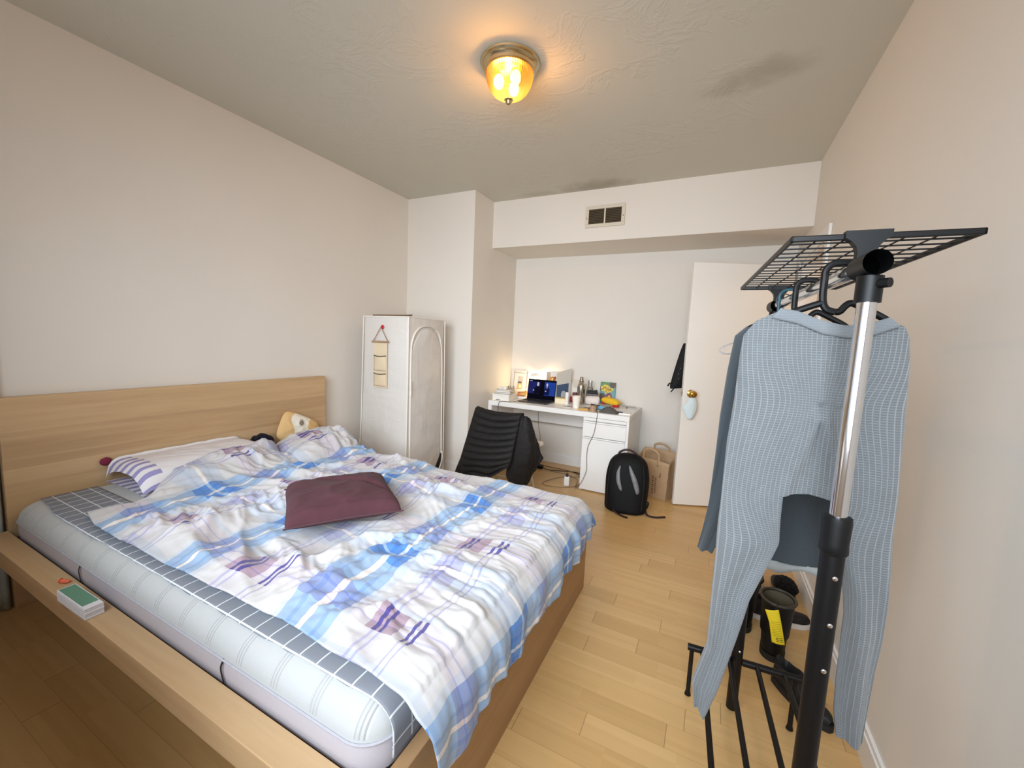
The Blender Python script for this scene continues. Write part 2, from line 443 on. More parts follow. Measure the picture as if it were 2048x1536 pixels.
# ------------------------------------------------------------------ air vent on the soffit
VX0, VX1, VZ0, VZ1 = 1.74, 2.088, 2.372, 2.557
vt = thing('air_vent', 'white framed two-panel air vent on the boxed-in soffit', 'vent', ((VX0 + VX1) / 2, YK, VZ0))
m = MB(); fw_ = .03
for a, b in (((VX0, VZ0), (VX1, VZ0 + fw_)), ((VX0, VZ1 - fw_), (VX1, VZ1)), ((VX0, VZ0 + fw_), (VX0 + fw_, VZ1 - fw_)), ((VX1 - fw_, VZ0 + fw_), (VX1, VZ1 - fw_))):
    m.box((a[0], YK - .014, a[1]), (b[0], YK - .001, b[1]), .003)
m.build('frame', plain('vent_paint', (214, 204, 186), .5), vt, smooth=False)
MB().box((1.908, YK - .013, VZ0 + fw_), (1.92, YK - .003, VZ1 - fw_)).build('mullion', plain('vent_paint', (214, 204, 186)), vt, smooth=False)
MB().box((VX0 + .01, YK - .003, VZ0 + .01), (VX1 - .01, YK - .0008, VZ1 - .01)).build('back_plate', plain('vent_dark', (46, 38, 26), .8), vt, smooth=False)
for xa, xb, nn in ((VX0 + fw_, 1.908, 9), (1.92, VX1 - fw_, 9)):
    m = MB()
    for k in range(nn):
        z = VZ0 + fw_ + .006 + k * .0139
        m.box((xa, YK - .011, z), (xb, YK - .0045, z + .0025), rot=(.7, 0, 0))
    m.build('slat', plain('vent_slat', (112, 96, 68), .6), vt, smooth=False)
for xx in (VX0 + .014, VX1 - .014):
    m = MB(); m.ell((xx, YK - .0145, 2.452), (.005, .002, .005), 10, 6); m.build('screw', plain('vent_slat', (92, 78, 54)), vt)

# ------------------------------------------------------------------ bed frame
BX = 2.335; BY0 = .49; BY1 = 2.083; BZ = .384
bed = thing('bed', 'low oak-veneer bed frame with wide side ledge and tall plain headboard', 'bed', (1.2, 1.28, 0))
m = MB(); m.box((.02, .565, 0), (.075, 2.2435, .987), .003); m.build('headboard', M_OAK_Y, bed, smooth=False)
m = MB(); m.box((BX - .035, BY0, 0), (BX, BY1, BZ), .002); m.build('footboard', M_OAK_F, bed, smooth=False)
m = MB(); m.box((.078, BY0, BZ - .078), (BX - .036, .562, BZ), .002); m.build('side_ledge', M_OAK_X, bed, smooth=False)
m = MB(); m.box((.078, 2.02, .1), (BX - .036, BY1, BZ), .002); m.build('side_ledge', M_OAK_X, bed, smooth=False)
m = MB(); m.box((.12, .75, .0), (BX - .04, .775, .3)); m.build('inner_rail', M_OAK_X, bed, smooth=False)
m = MB(); m.box((.08, .565, .325), (BX - .04, 2.018, .345)); m.build('slat_base', plain('slat_fabric', (60, 50, 42), .9), bed, smooth=False)

# ------------------------------------------------------------------ mattress
MX0, MX1, MY0, MY1, MZB, MZT, MR = .10, 2.292, .572, 2.012, .35, .515, .07
def edge_drop(d, r=MR):
    d = np.clip(d, 0, r); return r - np.sqrt(np.maximum(r * r - (r - d) ** 2, 0))
def mat_mat():
    t = NT('mattress_knit'); p = t.geo(); s = t.sep(p)
    f = t.math('FRACT', t.math('DIVIDE', s[0], .145))
    g = None
    for c in (.40, .47, .54):
        a = t.math('SUBTRACT', 1.0, t.math('MINIMUM', t.math('MULTIPLY', t.math('ABSOLUTE', t.math('SUBTRACT', f, c)), 34.0), 1.0))
        g = a if g is None else t.math('MAXIMUM', g, a)
    wv = t.noise(p, 260, 2)
    top = t.math('GREATER_THAN', s[2], .452)
    h = t.math('ADD', t.math('MULTIPLY', t.math('MULTIPLY', g, top), -1.0), t.math('MULTIPLY', wv, .12))
    col = t.mix(t.math('MULTIPLY', t.math('MULTIPLY', g, top), .5), hexc(184, 185, 184), hexc(204, 205, 205))
    t.bsdf(col, .85, spec=.2, bump=h, bstr=.55, bdist=.008, sheen=.2)
    return t.m
M_MATT = mat_mat(); M_MSIDE = plain('mattress_side_knit', (186, 180, 186), .85, tex=.05, scale=220, bump=.1)
mat = thing('mattress', 'thick white quilted mattress with grey side band on the bed frame', 'mattress', (1.2, 1.29, MZB))
def rrect(x0, x1, y0, y1, r, n=8):
    out = []
    for cx_, cy_, a0 in ((x1 - r, y0 + r, -PI / 2), (x1 - r, y1 - r, 0), (x0 + r, y1 - r, PI / 2), (x0 + r, y0 + r, PI)):
        for k in range(n + 1): a = a0 + PI / 2 * k / n; out.append((cx_ + r * math.cos(a), cy_ + r * math.sin(a)))
    return out
rings = []
def ringz(ins, z, r): return [(x, y, z) for x, y in rrect(MX0 + ins, MX1 - ins, MY0 + ins, MY1 - ins, max(r, .005))]
CR = .085
topr = []
for k in range(9):
    a = PI / 2 * k / 8; topr.append(ringz(MR * (1 - math.cos(a)), MZT - MR + MR * math.sin(a), CR - MR * (1 - math.cos(a)) * .9))
topr.append(ringz(MR + .05, MZT, .02))
m = MB(); P = np.array(topr); m.grid(P, wrap=True); n = P.shape[1]; m.f.append([len(m.v) - n + k for k in range(n)]); m.mi.append(0)
m.build('quilted_top', M_MATT, mat)
sr = [ringz(.012, MZB + .001, CR), ringz(.002, MZB + .015, CR), ringz(-.001, (MZB + MZT - MR) / 2, CR), ringz(.001, MZT - MR - .006, CR), ringz(.006, MZT - MR - .001, CR)]
m = MB(); P = np.array(sr); m.grid(P, wrap=True); m.f.append([k for k in range(n)][::-1]); m.mi.append(0)
m.build('side_band', M_MSIDE, mat)
m = MB(); m.tube(ringz(-.002, MZT - MR - .002, CR), .0035, 8, closed=True); m.build('piping', plain('piping_grey', (176, 174, 180), .7), mat)
for xx in (.84, 1.752):
    m = MB(); m.tube(smooth_path([(xx - .004, MY0 - .001, .446), (xx - .012, MY0 - .006, .42), (xx - .004, MY0 - .005, .385), (xx, MY0 - .003, .355)], 12), .003, 6, flat=.5)
    m.build('seam_strap', plain('strap_black', (20, 20, 30), .7), mat)

# ------------------------------------------------------------------ duvet, sheet, pillows
def pillow_top(x, y, c, h, H_, p=3.0, back=False):
    us = (x - c[0]) / h[0]; u = np.clip(np.abs(us), 0, 1); v = np.clip(np.abs((y - c[1]) / h[1]), 0, 1)
    fu_ = np.where(us < 0, 1 - .12 * u ** 2, 1 - u ** p) if back else 1 - u ** p
    fv_ = 1 - v ** (14 if back else p)
    z = H_ * (np.maximum(fu_, 0) * fv_) ** .55
    return np.where((us < -1) & back, 0, z)
PIL = dict(c=(.30, 1.235), h=(.20, .345), H_=.118, back=True)
MND = dict(c=(.46, 1.87), h=(.23, .27), H_=.105)
def bend(s, sE, r):
    a = np.clip((s - sE) / r, 0, PI / 2)
    over = np.maximum(s - sE - r * PI / 2, 0)
    x = np.where(s < sE, s, sE + r * np.sin(a)); d = r * (1 - np.cos(a)) + over
    return x, d

def plaid_mat():
    t = NT('plaid_cotton'); uv = t.sep(t.uv())
    BL = (.50, .685, .935); B2 = (.38, .57, .88); CR_ = (.985, .965, .945); MV = (.95, .91, .925); NV = (.70, .67, .88); WL = (1.25, 1.15, 1.04); LG = (.86, .91, .97); WH = (1, .985, .975)
    VB = (.83, .89, .98); VB2 = (.72, .81, .95); VM = (.93, .865, .885)
    def frac(coord, per, off): return t.math('FRACT', t.math('DIVIDE', t.math('SUBTRACT', coord, off), per))
    fu = frac(uv[0], .56, 1.90 - .10); fv = frac(uv[1], .50, 1.08 - .085)
    st = [(0, LG), (.03, BL), (.09, B2), (.115, BL), (.16, WL), (.185, BL), (.235, B2), (.26, BL), (.31, LG), (.36, WH), (.42, CR_), (.47, MV), (.515, NV), (.532, MV), (.56, NV), (.577, MV), (.66, CR_), (.715, NV), (.729, CR_), (.755, NV), (.769, WH), (.90, CR_)]
    sv = [(0, LG), (.04, VB), (.10, VB2), (.125, VB), (.165, WL), (.19, VB), (.235, VB2), (.26, VB), (.30, LG), (.34, WH), (.44, CR_), (.50, VM), (.545, NV), (.556, VM), (.62, NV), (.631, VM), (.70, LG), (.75, WH), (.93, CR_)]
    u = t.ramp(fu, st, 'CONSTANT'); v = t.ramp(fv, sv, 'CONSTANT')
    c = t.mix(1.0, u, v, 'MULTIPLY')
    O, I = (0, 0, 0), (1, 1, 1)
    bu = t.ramp(fu, [(0, O), (.03, I), (.16, (.35, .35, .35)), (.185, I), (.31, O)], 'CONSTANT'); bv = t.ramp(fv, [(0, O), (.04, I), (.165, (.35, .35, .35)), (.19, I), (.30, O)], 'CONSTANT')
    c = t.mix(t.math('MULTIPLY', bu, bv), c, t.mix(1.0, c, (.36, .60, .92, 1), 'MULTIPLY'))
    mu = t.ramp(fu, [(0, O), (.47, I), (.66, O)], 'CONSTANT'); mv = t.ramp(fv, [(0, O), (.50, I), (.70, O)], 'CONSTANT')
    c = t.mix(t.math('MULTIPLY', mu, mv), c, t.mix(1.0, c, (.70, .56, .63, 1), 'MULTIPLY'))
    bmx = t.math('MAXIMUM', t.math('MULTIPLY', mu, bv), t.math('MULTIPLY', bu, mv))
    c = t.mix(bmx, c, t.mix(1.0, c, (.80, .76, .88, 1), 'MULTIPLY'))
    nvu = t.ramp(fu, [(0, O), (.511, I), (.536, O), (.556, I), (.581, O), (.711, I), (.733, O), (.751, I), (.773, O)], 'CONSTANT')
    mvv = t.ramp(fv, [(0, O), (.50, I), (.70, O)], 'CONSTANT')
    c = t.mix(t.math('MULTIPLY', t.math('MULTIPLY', nvu, mvv), .86), c, (.075, .065, .36, 1))
    fib = t.noise(t.uv(), 420, 2)
    c = t.mix(1.0, c, t.mix(fib, (.54, .54, .552, 1), (.605, .60, .605, 1)), 'MULTIPLY')
    b = t.bsdf(c, .8, spec=.2, bump=fib, bstr=.05, bdist=.002, sheen=.25)
    return t.m
M_PLAID = plaid_mat()
NU, NV_ = 330, 250
xs_y = [.60, .66, .74, .80, .86, .92, 1.0, 1.2, 1.42, 1.55, 1.7, 1.85, 2.0, 2.2]
xs_x = [.56, .53, .56, .60, .58, .53, .47, .43, .42, .37, .30, .26, .27, .30]
tt = np.linspace(0, 1, NV_)
T0 = .655; T1 = 2.20
t_ = T0 + (T1 - T0) * tt
S, T = np.meshgrid(np.linspace(0, 1, NU), t_, indexing='ij')
x0 = np.interp(T, xs_y, xs_x) + .012 * pn(T * 6, T * 0 + 3.3, 5)
hem = 2.285 + .08 * PI / 2 + .105 + .012 * pn(T * 5, T * 0 + 1.5, 9) + .05 * np.exp(-((T - T0) / .09) ** 2) + .015 * np.sin(T * 19)
s_ = x0 + (hem - x0) * S
# near edge wander
near = np.interp(s_, [.5, .7, 1.0, 1.3, 1.6, 1.9, 2.2, 2.35, 2.6], [.69, .655, .648, .652, .66, .668, .655, .64, .70]) + .008 * pn(s_ * 7, s_ * 0 + .7, 21)
t2 = near + (T1 - near) * ((T - T0) / (T1 - T0))
X, DX = bend(s_, 2.285, .08); Y, DYv = bend(t2, 1.965, .07)
base = MZT - edge_drop(t2 - MY0) * (t2 < MY0 + MR)
pil = pillow_top(X, Y, **PIL); mnd = pillow_top(X, Y, MND['c'], MND['h'], MND['H_'], 2.2)
over = np.maximum(np.where(pil > .001, pil + .012, 0), mnd)
# soften how the cloth leaves the pillow
soft = .075 * np.exp(-np.maximum(X - .50, 0) ** 2 / .012) * np.exp(-((Y - 1.225) / .34) ** 4)
over = np.maximum(over, np.where(X > .46, soft, 0))
wx = s_ + .10 * pn(s_ * 2.1, t2 * 2.1, 31); wy = t2 + .10 * pn(s_ * 2.3, t2 * 2.0, 32)
def rotd(a): return wx * math.cos(a) + wy * math.sin(a), -wx * math.sin(a) + wy * math.cos(a)
a1, b1 = rotd(.55); a2, b2 = rotd(-.35); a3, b3 = rotd(1.25)
def msk(k, sx, sy, o): return np.clip(pn(s_ * sx + o, t2 * sy, k) * 2.2 + .5, 0, 1)
w = .040 * ridge(a1 * 1.5, b1 * 4.6, 41, 2.2) * (.3 + .7 * msk(44, 2, 2, 0))
w += .034 * ridge(a2 * 1.8, b2 * 6.0, 42, 2.6) * msk(45, 1.9, 2.1, 5)
w += .026 * ridge(a3 * 2.0, b3 * 7.0, 43, 2.8) * msk(46, 2.3, 2.4, 9)
w += .017 * ridge(a1 * 3.6, b1 * 12, 47, 2.2) * msk(50, 4, 4, 2)
w += .014 * ridge(a2 * 4.5, b2 * 16, 48, 2.2) * msk(52, 3.4, 3, 7)
w += .009 * ridge(a3 * 7, b3 * 24, 53, 2.0) * msk(54, 4.5, 4.2, 3)
ft = np.clip((s_ - 1.75) / .5, 0, 1)
w = w * (1 - .55 * ft) + ft * (.010 * ridge(wx * 3.2, wy * 17, 49, 1.6) + .006 * ridge(wx * 4, wy * 31, 51, 1.4))
pilk = ((X > 1.18) & (X < 1.86) & (Y > .9) & (Y < 1.62))
edgef = np.clip((t2 - near) / .10, 0, 1) * .75 + .25
edgef = edgef * np.clip((s_ - x0) / .08 + .25, 0, 1)
w = w * edgef
# keep it low where the maroon pillow lies
du = (X - 1.455); dv = (Y - 1.21)
w *= 1 - .55 * np.exp(-(du / .28) ** 4 - (dv / .28) ** 4)
w = w * .80 * (1 - .6 * np.clip((t2 - 1.66) / .25, 0, 1) * np.clip((s_ - 1.0) / .4, 0, 1))
Z = base + over + .013 + w * 1.05 - DX - DYv
onfoot = np.clip(DX / .08, 0, 1); onfar = np.clip(DYv / .07, 0, 1)
X = X + onfoot * (.006 + w * .55 + .012 * np.sin(t2 * 23 + 1.3 * np.sin(t2 * 7)) ** 2)
Z = np.where(DX > .01, base + over + .013 + w * .5 * (1 - onfoot) - DX - DYv, Z)
Y = Y + onfar * (.004 + .01 * np.sin(s_ * 21) ** 2)
Z = np.maximum(Z, np.where(Y > 2.0, .392, .20))
P = np.stack([X, Y, Z], -1); UV = np.stack([s_ + .055 * pn(s_ * 2.6, t2 * 2.4, 91) + .022 * pn(s_ * 7, t2 * 6, 92), t2 + .055 * pn(s_ * 2.3 + 4, t2 * 2.6, 93) + .022 * pn(s_ * 6.5, t2 * 7, 94)], -1)
m = MB(); m.grid(P, UV)
dv_ = m.build('duvet', M_PLAID, loc=(1.3, 1.3, .3), fix=False, angle=180); solid(dv_, .004, 1.0)
tag(dv_, 'rumpled blue, mauve and white plaid duvet spread over the bed', 'duvet')

# grey grid sheet under the duvet
def grid_mat():
    t = NT('grid_sheet'); uv = t.sep(t.uv())
    def ln(c, per, wd): 
        f = t.math('FRACT', t.math('DIVIDE', c, per)); return t.math('LESS_THAN', f, wd)
    g = t.math('MAXIMUM', ln(uv[0], .062, .07), ln(uv[1], .062, .07))
    c = t.mix(g, hexc(128, 132, 140), hexc(212, 214, 218))
    fib = t.noise(t.uv(), 300, 2)
    t.bsdf(c, .85, spec=.2, bump=fib, bstr=.06, bdist=.002); return t.m
nu, nv = 150, 26
s1 = np.linspace(.155, 2.235 + .075 * PI / 2 + .05, nu); v1 = np.linspace(0, 1, nv)
S1, V1 = np.meshgrid(s1, v1, indexing='ij')
nr = .620 + .008 * pn(S1 * 6, S1 * 0 + 2.2, 61) + .006 * pn(S1 * 15, S1 * 0 + 5.2, 62) + .03 * np.exp(-((S1 - .15) / .2) ** 2)
t1 = nr + (.84 - nr) * V1
Xs, Ds = bend(S1, 2.2305, .07)
Zs = MZT - edge_drop(t1 - MY0) + .003 + .0015 * (1 + pn(S1 * 20, t1 * 9, 63)) - Ds
m = MB(); m.grid(np.stack([Xs, t1, np.maximum(Zs, .40)], -1), np.stack([S1, t1], -1))
sh = m.build('bed_sheet', grid_mat(), loc=(1.2, .7, .4), fix=False, angle=180); solid(sh, .0015, 1.0)
tag(sh, 'dark grey sheet with white grid lines between mattress and duvet', 'sheet')

def cushion(c, h, H_, rot=(0, 0, 0), n=40, p=3.2, wr=.006, seed=1, pinch=.06, bot=.35):
    """closed cushion: centre c of its underside, half sizes h, thickness H_"""
    u = np.linspace(-1, 1, n); U_, V_ = np.meshgrid(u, u, indexing='ij')
    k = 1 - pinch * (np.abs(U_) * (1 - V_ ** 2) * .8); k2 = 1 - pinch * (np.abs(V_) * (1 - U_ ** 2) * .8)
    xx = U_ * h[0] * k2 * (1 - 0 * V_); yy = V_ * h[1] * k
    xx = U_ * h[0] * (1 - pinch * (1 - V_ ** 2)) ; yy = V_ * h[1] * (1 - pinch * (1 - U_ ** 2))
    f = ((1 - np.abs(U_) ** p) * (1 - np.abs(V_) ** p)) ** .55
    wv = wr * (pn(U_ * 2.5, V_ * 2.5, seed) + 1.3 * ridge(U_ * 1.7 + V_, V_ * 2.2 - U_ * .6, seed + 1, 2.5) * f) * np.minimum(1, f * 2)
    zt = H_ * bot + H_ * (1 - bot) * f + wv; zb = H_ * bot * (1 - f)
    m = MB(); R = Euler(rot).to_matrix(); c = V(c)
    def tr(a): 
        out = np.empty(a.shape)
        Rm = np.array(R); return a @ Rm.T + np.array(c)
    m.grid(tr(np.stack([xx, yy, zt], -1)), np.stack([U_, V_], -1)); m.grid(tr(np.stack([xx, yy, zb], -1)), np.stack([U_, V_], -1), flip=True)
    return m

# white pillow against the headboard
def stripe_pillow():
    t = NT('white_pillow_cotton'); uv = t.sep(t.uv())
    a = t.math('LESS_THAN', uv[1], -.72); s2 = t.math('LESS_THAN', t.math('FRACT', t.math('MULTIPLY', uv[0], 3.2)), .45)
    f = t.math('MULTIPLY', t.math('MULTIPLY', a, s2), .75)
    c = t.mix(f, hexc(228, 224, 226), hexc(112, 104, 176)); fib = t.noise(t.uv(), 60, 3)
    t.bsdf(c, .85, spec=.2, bump=fib, bstr=.08, bdist=.004); return t.m
u = np.linspace(-1, 1, 50); U_, V_ = np.meshgrid(u, u, indexing='ij')
xx = PIL['c'][0] + U_ * PIL['h'][0] * (1 - .04 * (1 - V_ ** 2)); yy = PIL['c'][1] + V_ * PIL['h'][1] * (1 - .03 * (1 - U_ ** 2)) + np.where(V_ < 0, -.0, 0)
f = ((1 - np.abs(U_) ** 9) * (1 - np.abs(V_) ** 14)) ** .55
zt = MZT + .006 + np.maximum(pillow_top(xx, yy, **PIL) - .004 * ridge(U_ * 2, V_ * 3, 71, 2), 0) + .012 * (1 - f) * (1 - np.minimum(1, f * 5))
m = MB(); m.grid(np.stack([xx, yy, np.maximum(zt, MZT + .0065)], -1), np.stack([U_, V_], -1)); m.grid(np.stack([xx, yy, MZT + .0055 + 0 * zt], -1), np.stack([U_, V_], -1), flip=True)
pw_ = m.build('pillow', stripe_pillow(), fix=True, angle=180)
tag(pw_, 'white pillow with purple-striped end leaning on the headboard', 'pillow')
# maroon fabric corner poking out behind it
m = MB(); m.ell((.0885, .899, .622), (.0115, .024, .022), 20, 14)
for i, v in enumerate(m.v): m.v[i] = v + V((0, 0, .004 * float(pn(np.array(v.y * 90), np.array(v.z * 90), 4))))
o = m.build('maroon_cloth', plain('maroon_cotton', (118, 28, 58), .8)); tag(o, 'small maroon cloth bunched at the near end of the white pillow', 'cloth')
# maroon-brown throw pillow lying on the duvet
def mpil():
    t = NT('mauve_brown_cotton'); p = t.uv(); fib = t.noise(p, 90, 3); b = t.noise(p, 2.4, 3)
    c = t.mix(b, hexc(70, 43, 48), hexc(90, 57, 63)); t.bsdf(c, .9, spec=.1, bump=fib, bstr=.08, bdist=.003, sheen=.04); return t.m
tp = thing('throw_pillow', 'plum-brown pillow lying in the middle of the duvet', 'pillow', (1.455, 1.21, .56), -.61)
n = 56; u = np.linspace(-1, 1, n); U_, V_ = np.meshgrid(u, u, indexing='ij')
xx = U_ * .215 * (1 - .07 * (1 - V_ ** 2)); yy = V_ * .225 * (1 - .06 * (1 - U_ ** 2))
f = ((1 - np.abs(U_) ** 8) * (1 - np.abs(V_) ** 8)) ** .5 * (.80 + .20 * (1 - U_ ** 2) * (1 - V_ ** 2))
xx = xx * (1 - .05 * (U_ * V_) ** 4); yy = yy * (1 - .05 * (U_ * V_) ** 4)
cre = ridge((U_ * .5 - V_ * .8 + .1) * 1.0, (U_ + V_) * .5, 83, 5)
crease = np.exp(-((U_ * .55 - V_ * .62 + .25 + .12 * np.sin(V_ * 3)) / .07) ** 2) * np.clip(U_ + .9, 0, 1) * np.clip(1 - U_, 0, 1)
zt = .05 + .072 * f - .026 * crease * f + .012 * f * pn(U_ * 2.2, V_ * 2.2, 81) + .006 * f * ridge(U_ * 2.2, V_ * 1.8 + U_, 82, 3)
zb = .05 - .030 * f
seam = .004 * np.exp(-((U_ - .80) / .03) ** 2)
m = MB(); m.grid(np.stack([xx, yy, zt - seam], -1), np.stack([U_, V_], -1)); m.grid(np.stack([xx, yy, zb], -1), np.stack([U_, V_], -1), flip=True)
m.build('pillow_cover', mpil(), tp, local=True, angle=180)
rim = [(.215 * (1 - .07 * (1 - v * v)) + .001, v * .225, .05) for v in np.linspace(-.98, .98, 20)]
m = MB(); m.tube(rim, .004, 6); m.tube([(-p[0], p[1], p[2]) for p in rim], .004, 6); m.build('seam', plain('plum_dark', (78, 48, 54), .8), tp, local=True)

# beige cushion with a swirl, leaning on the headboard
def swirl():
    t = NT('swirl_cushion'); p = t.sep(t.uv())
    a = t.math('ADD', p[0], t.math('MULTIPLY', t.math('SINE', t.math('MULTIPLY', p[1], 3.0)), .2))
    inwhite = t.math('MULTIPLY', t.math('GREATER_THAN', a, -.45), t.math('LESS_THAN', a, .42))
    c = t.mix(inwhite, hexc(222, 184, 128), hexc(240, 232, 216)); fib = t.noise(t.uv(), 60, 2)
    t.bsdf(c, .85, spec=.2, bump=fib, bstr=.1, bdist=.003); return t.m
bc = thing('beige_cushion', 'beige and cream cushion with a dark swirl, at the far end of the headboard', 'cushion', (.15, 1.97, MZT + .005))
m = cushion((0, 0, 0), (.160, .118), .085, n=34, p=2.6, seed=91, wr=.006, pinch=.02, bot=.5)
R = Euler((PI / 2, 0, 0)).to_matrix(); R2 = Euler((0, 0, PI / 2)).to_matrix(); R3 = Euler((0, -.16, 0)).to_matrix()
R4 = Euler((-.48, 0, 0)).to_matrix(); C4 = V((0, -.015, .082))
m.v = [V((v.x * (1 - .16 * min(1, abs(v.x / .16)) ** 3 * min(1, abs(v.y / .118)) ** 3), v.y * (1 - .16 * min(1, abs(v.x / .16)) ** 3 * min(1, abs(v.y / .118)) ** 3), v.z)) for v in m.v]
m.v = [R3 @ (R4 @ (R2 @ (R @ (v + V((0, .0, -.042))))) + C4) for v in m.v]
m.v = [V((v.x, v.y, max(v.z, .001))) for v in m.v]
m.build('cushion_body', swirl(), bc, local=True, angle=180)
mx_ = max(v.x for v in m.v)
sp = []
for k in range(34):
    a = k / 33 * 2.3 * 2 * PI; r = .004 + .018 * k / 33
    sp.append((.0, -.02 + r * math.cos(a), .145 + r * math.sin(a)))
# project the swirl on the front of the cushion
def front_x(y, z): return max([v.x for v in m.v if abs(v.y - y) < .012 and abs(v.z - z) < .012] or [.05])
m2 = MB(); m2.tube([(front_x(p[1], p[2]) + .0012, p[1], p[2]) for p in sp], .0018, 5); m2.build('swirl_line', plain('swirl_brown', (92, 72, 56), .8), bc, local=True)

# dark fluffy scarf between pillow and cushion
def fuzzy(mname, rgb):
    t = NT(mname); nz = t.noise(t.obj(), 90, 4); c = hexc(*rgb)
    t.bsdf(t.mix(nz, tuple(v * .4 for v in c[:3]) + (1,), tuple(v * 1.3 for v in c[:3]) + (1,)), .95, spec=.1, bump=nz, bstr=1.0, bdist=.012, sheen=.05); return t.m
m = MB(); m.ell((.165, 1.662, MZT + .062), (.070, .068, .055), 40, 26)
for i, v in enumerate(m.v):
    k = float(pn(v.y * 38, v.z * 38 + v.x * 30, 12)) * .014; d = (v - V((.165, 1.662, MZT + .06))).normalized(); m.v[i] = v + d * k
o = m.build('scarf', fuzzy('navy_fluff', (20, 20, 34)), angle=180); tag(o, 'dark navy fluffy scarf bunched behind the duvet by the headboard', 'scarf')
# mustard cloth at the far edge
m = cushion((.64, 2.0685, BZ + .0015), (.10, .011), .12, n=16, seed=33, wr=.004); o = m.build('mustard_cloth', plain('mustard_cotton', (196, 172, 96), .85)); tag(o, 'mustard yellow cloth tucked at the far edge of the bed', 'cloth')

# flash cards and ear plug on the ledge
cd = thing('card_box', 'small white box of cards with green top on the bed ledge', 'box', (1.03, .508, BZ), .02)
m = MB()
for k in range(4): m.box((-.105 + .0015 * (k % 2), -.024, .0006 + k * .0085), (.105 - .002 * (k % 2), .024, .0083 + k * .0085), .0015)
m.build('card_stack', plain('card_white', (224, 222, 228), .6), cd, local=True, smooth=False)
MB().box((-.104, -.0235, .0345), (.104, .0235, .0385), .0015).build('top_card', plain('card_white', (224, 222, 228)), cd, local=True, smooth=False)
MB().box((-.098, -.020, .0386), (.078, .020, .0392)).build('green_face', plain('card_green', (92, 142, 118), .5), cd, local=True, smooth=False)
ep = thing('ear_plug', 'orange foam ear plug on the bed ledge beside the cards', 'ear plug', (.815, .535, BZ), .5)
m = MB(); m.lathe([(.0001, 0), (.0075, .001), (.0075, .012), (.006, .022), (.004, .028), (.0001, .03)], (-.015, 0, .0078), 18, axis=(1, 0, 0)); m.build('plug', plain('orange_foam', (236, 120, 84), .7), ep, local=True)
m = MB(); m.lathe([(.0001, 0), (.009, .001), (.009, .004), (.0001, .005)], (-.02, 0, .0095), 18, axis=(1, 0, 0)); m.build('flange', plain('orange_foam', (236, 120, 84)), ep, local=True)

# curtain beside the headboard end
yy = np.linspace(.36, .555, 40); zz = np.linspace(.008, 2.3, 30)
Yg, Zg = np.meshgrid(yy, zz, indexing='ij')
Xg = .042 + .020 * np.sin((Yg - .33) * 95) * (1 - .15 * Zg) + .004 * pn(Yg * 20, Zg * 2, 3)
m = MB(); m.grid(np.stack([Xg, Yg, Zg], -1))
cu = m.build('curtain', plain('curtain_grey', (168, 178, 178), .85), loc=(.042, .45, 0), fix=False, angle=180); solid(cu, .003)
tag(cu, 'pale grey-green curtain hanging beside the near end of the headboard', 'curtain')

# ------------------------------------------------------------------ fabric wardrobe
def ward_mat():
    t = NT('wardrobe_vinyl'); p = t.geo(); nz = t.noise(t.mapv(p, scale=(5, 5, 1.6)), 1.0, 4, .6, .8); nz2 = t.noise(t.mapv(p, scale=(2.5, 2.5, 6)), 1.0, 4, .5, 1.2)
    c = t.mix(nz, hexc(214, 208, 200), hexc(226, 221, 214))
    t.bsdf(c, .38, spec=.4, bump=t.math('ADD', nz, nz2), bstr=.3, bdist=.03); return t.m
M_WARD = ward_mat(); M_PIPE = plain('wardrobe_piping', (236, 230, 220), .5, tex=.02)
WA, WB_, WC, WD, WZ = .152, .645, 2.572, 3.06, 1.497
wd = thing('fabric_wardrobe', 'white zip-up fabric wardrobe in the corner beside the headboard', 'wardrobe', (.4, 2.81, 0))
def wring(z, fl):
    return [(x, y, z) for x, y in rrect(WA - fl * 1.2, WB_ + fl * .2, WC - fl * .4, WD + fl * .5, .022, 3)]
rg = []
for k in range(22):
    z = .012 + (WZ - .02) * k / 21; fl = .04 * (1 - k / 21) ** 1.4
    rg.append([(x + .004 * float(pn(y * 6, z * 5, 3)) * (k < 21), y + .004 * float(pn(x * 6, z * 5, 4)) * (k < 21), z) for x, y, z in wring(z, fl)])
rg.append(wring(WZ, -.006)); P = np.array(rg)
m = MB(); m.grid(P, wrap=True); nW = P.shape[1]; m.f.append([len(m.v) - nW + k for k in range(nW)]); m.mi.append(0)
m.build('fabric_cover', M_WARD, wd, angle=60)
m = MB()
m.tube([(WB_ + .003 - .002, WC - .002, WZ - .004), (WB_ + .002, WC - .004, 1.0), (WB_ + .010, WC - .022, .02)], .006, 8)
m.tube([(WA - .001, WC - .002, WZ - .004), (WA - .02, WC - .008, .6), (WA - .046, WC - .016, .02)], .005, 8)
m.tube([(WB_ + .002, WD + .001, WZ - .004), (WB_ + .009, WD + .02, .02)], .005, 8)
for z in (WZ - .004,): m.tube([(WA, WC - .002, z), (WB_ + .001, WC - .002, z), (WB_ + .001, WD + .002, z)], .0055, 8)
m.build('edge_piping', M_PIPE, wd)
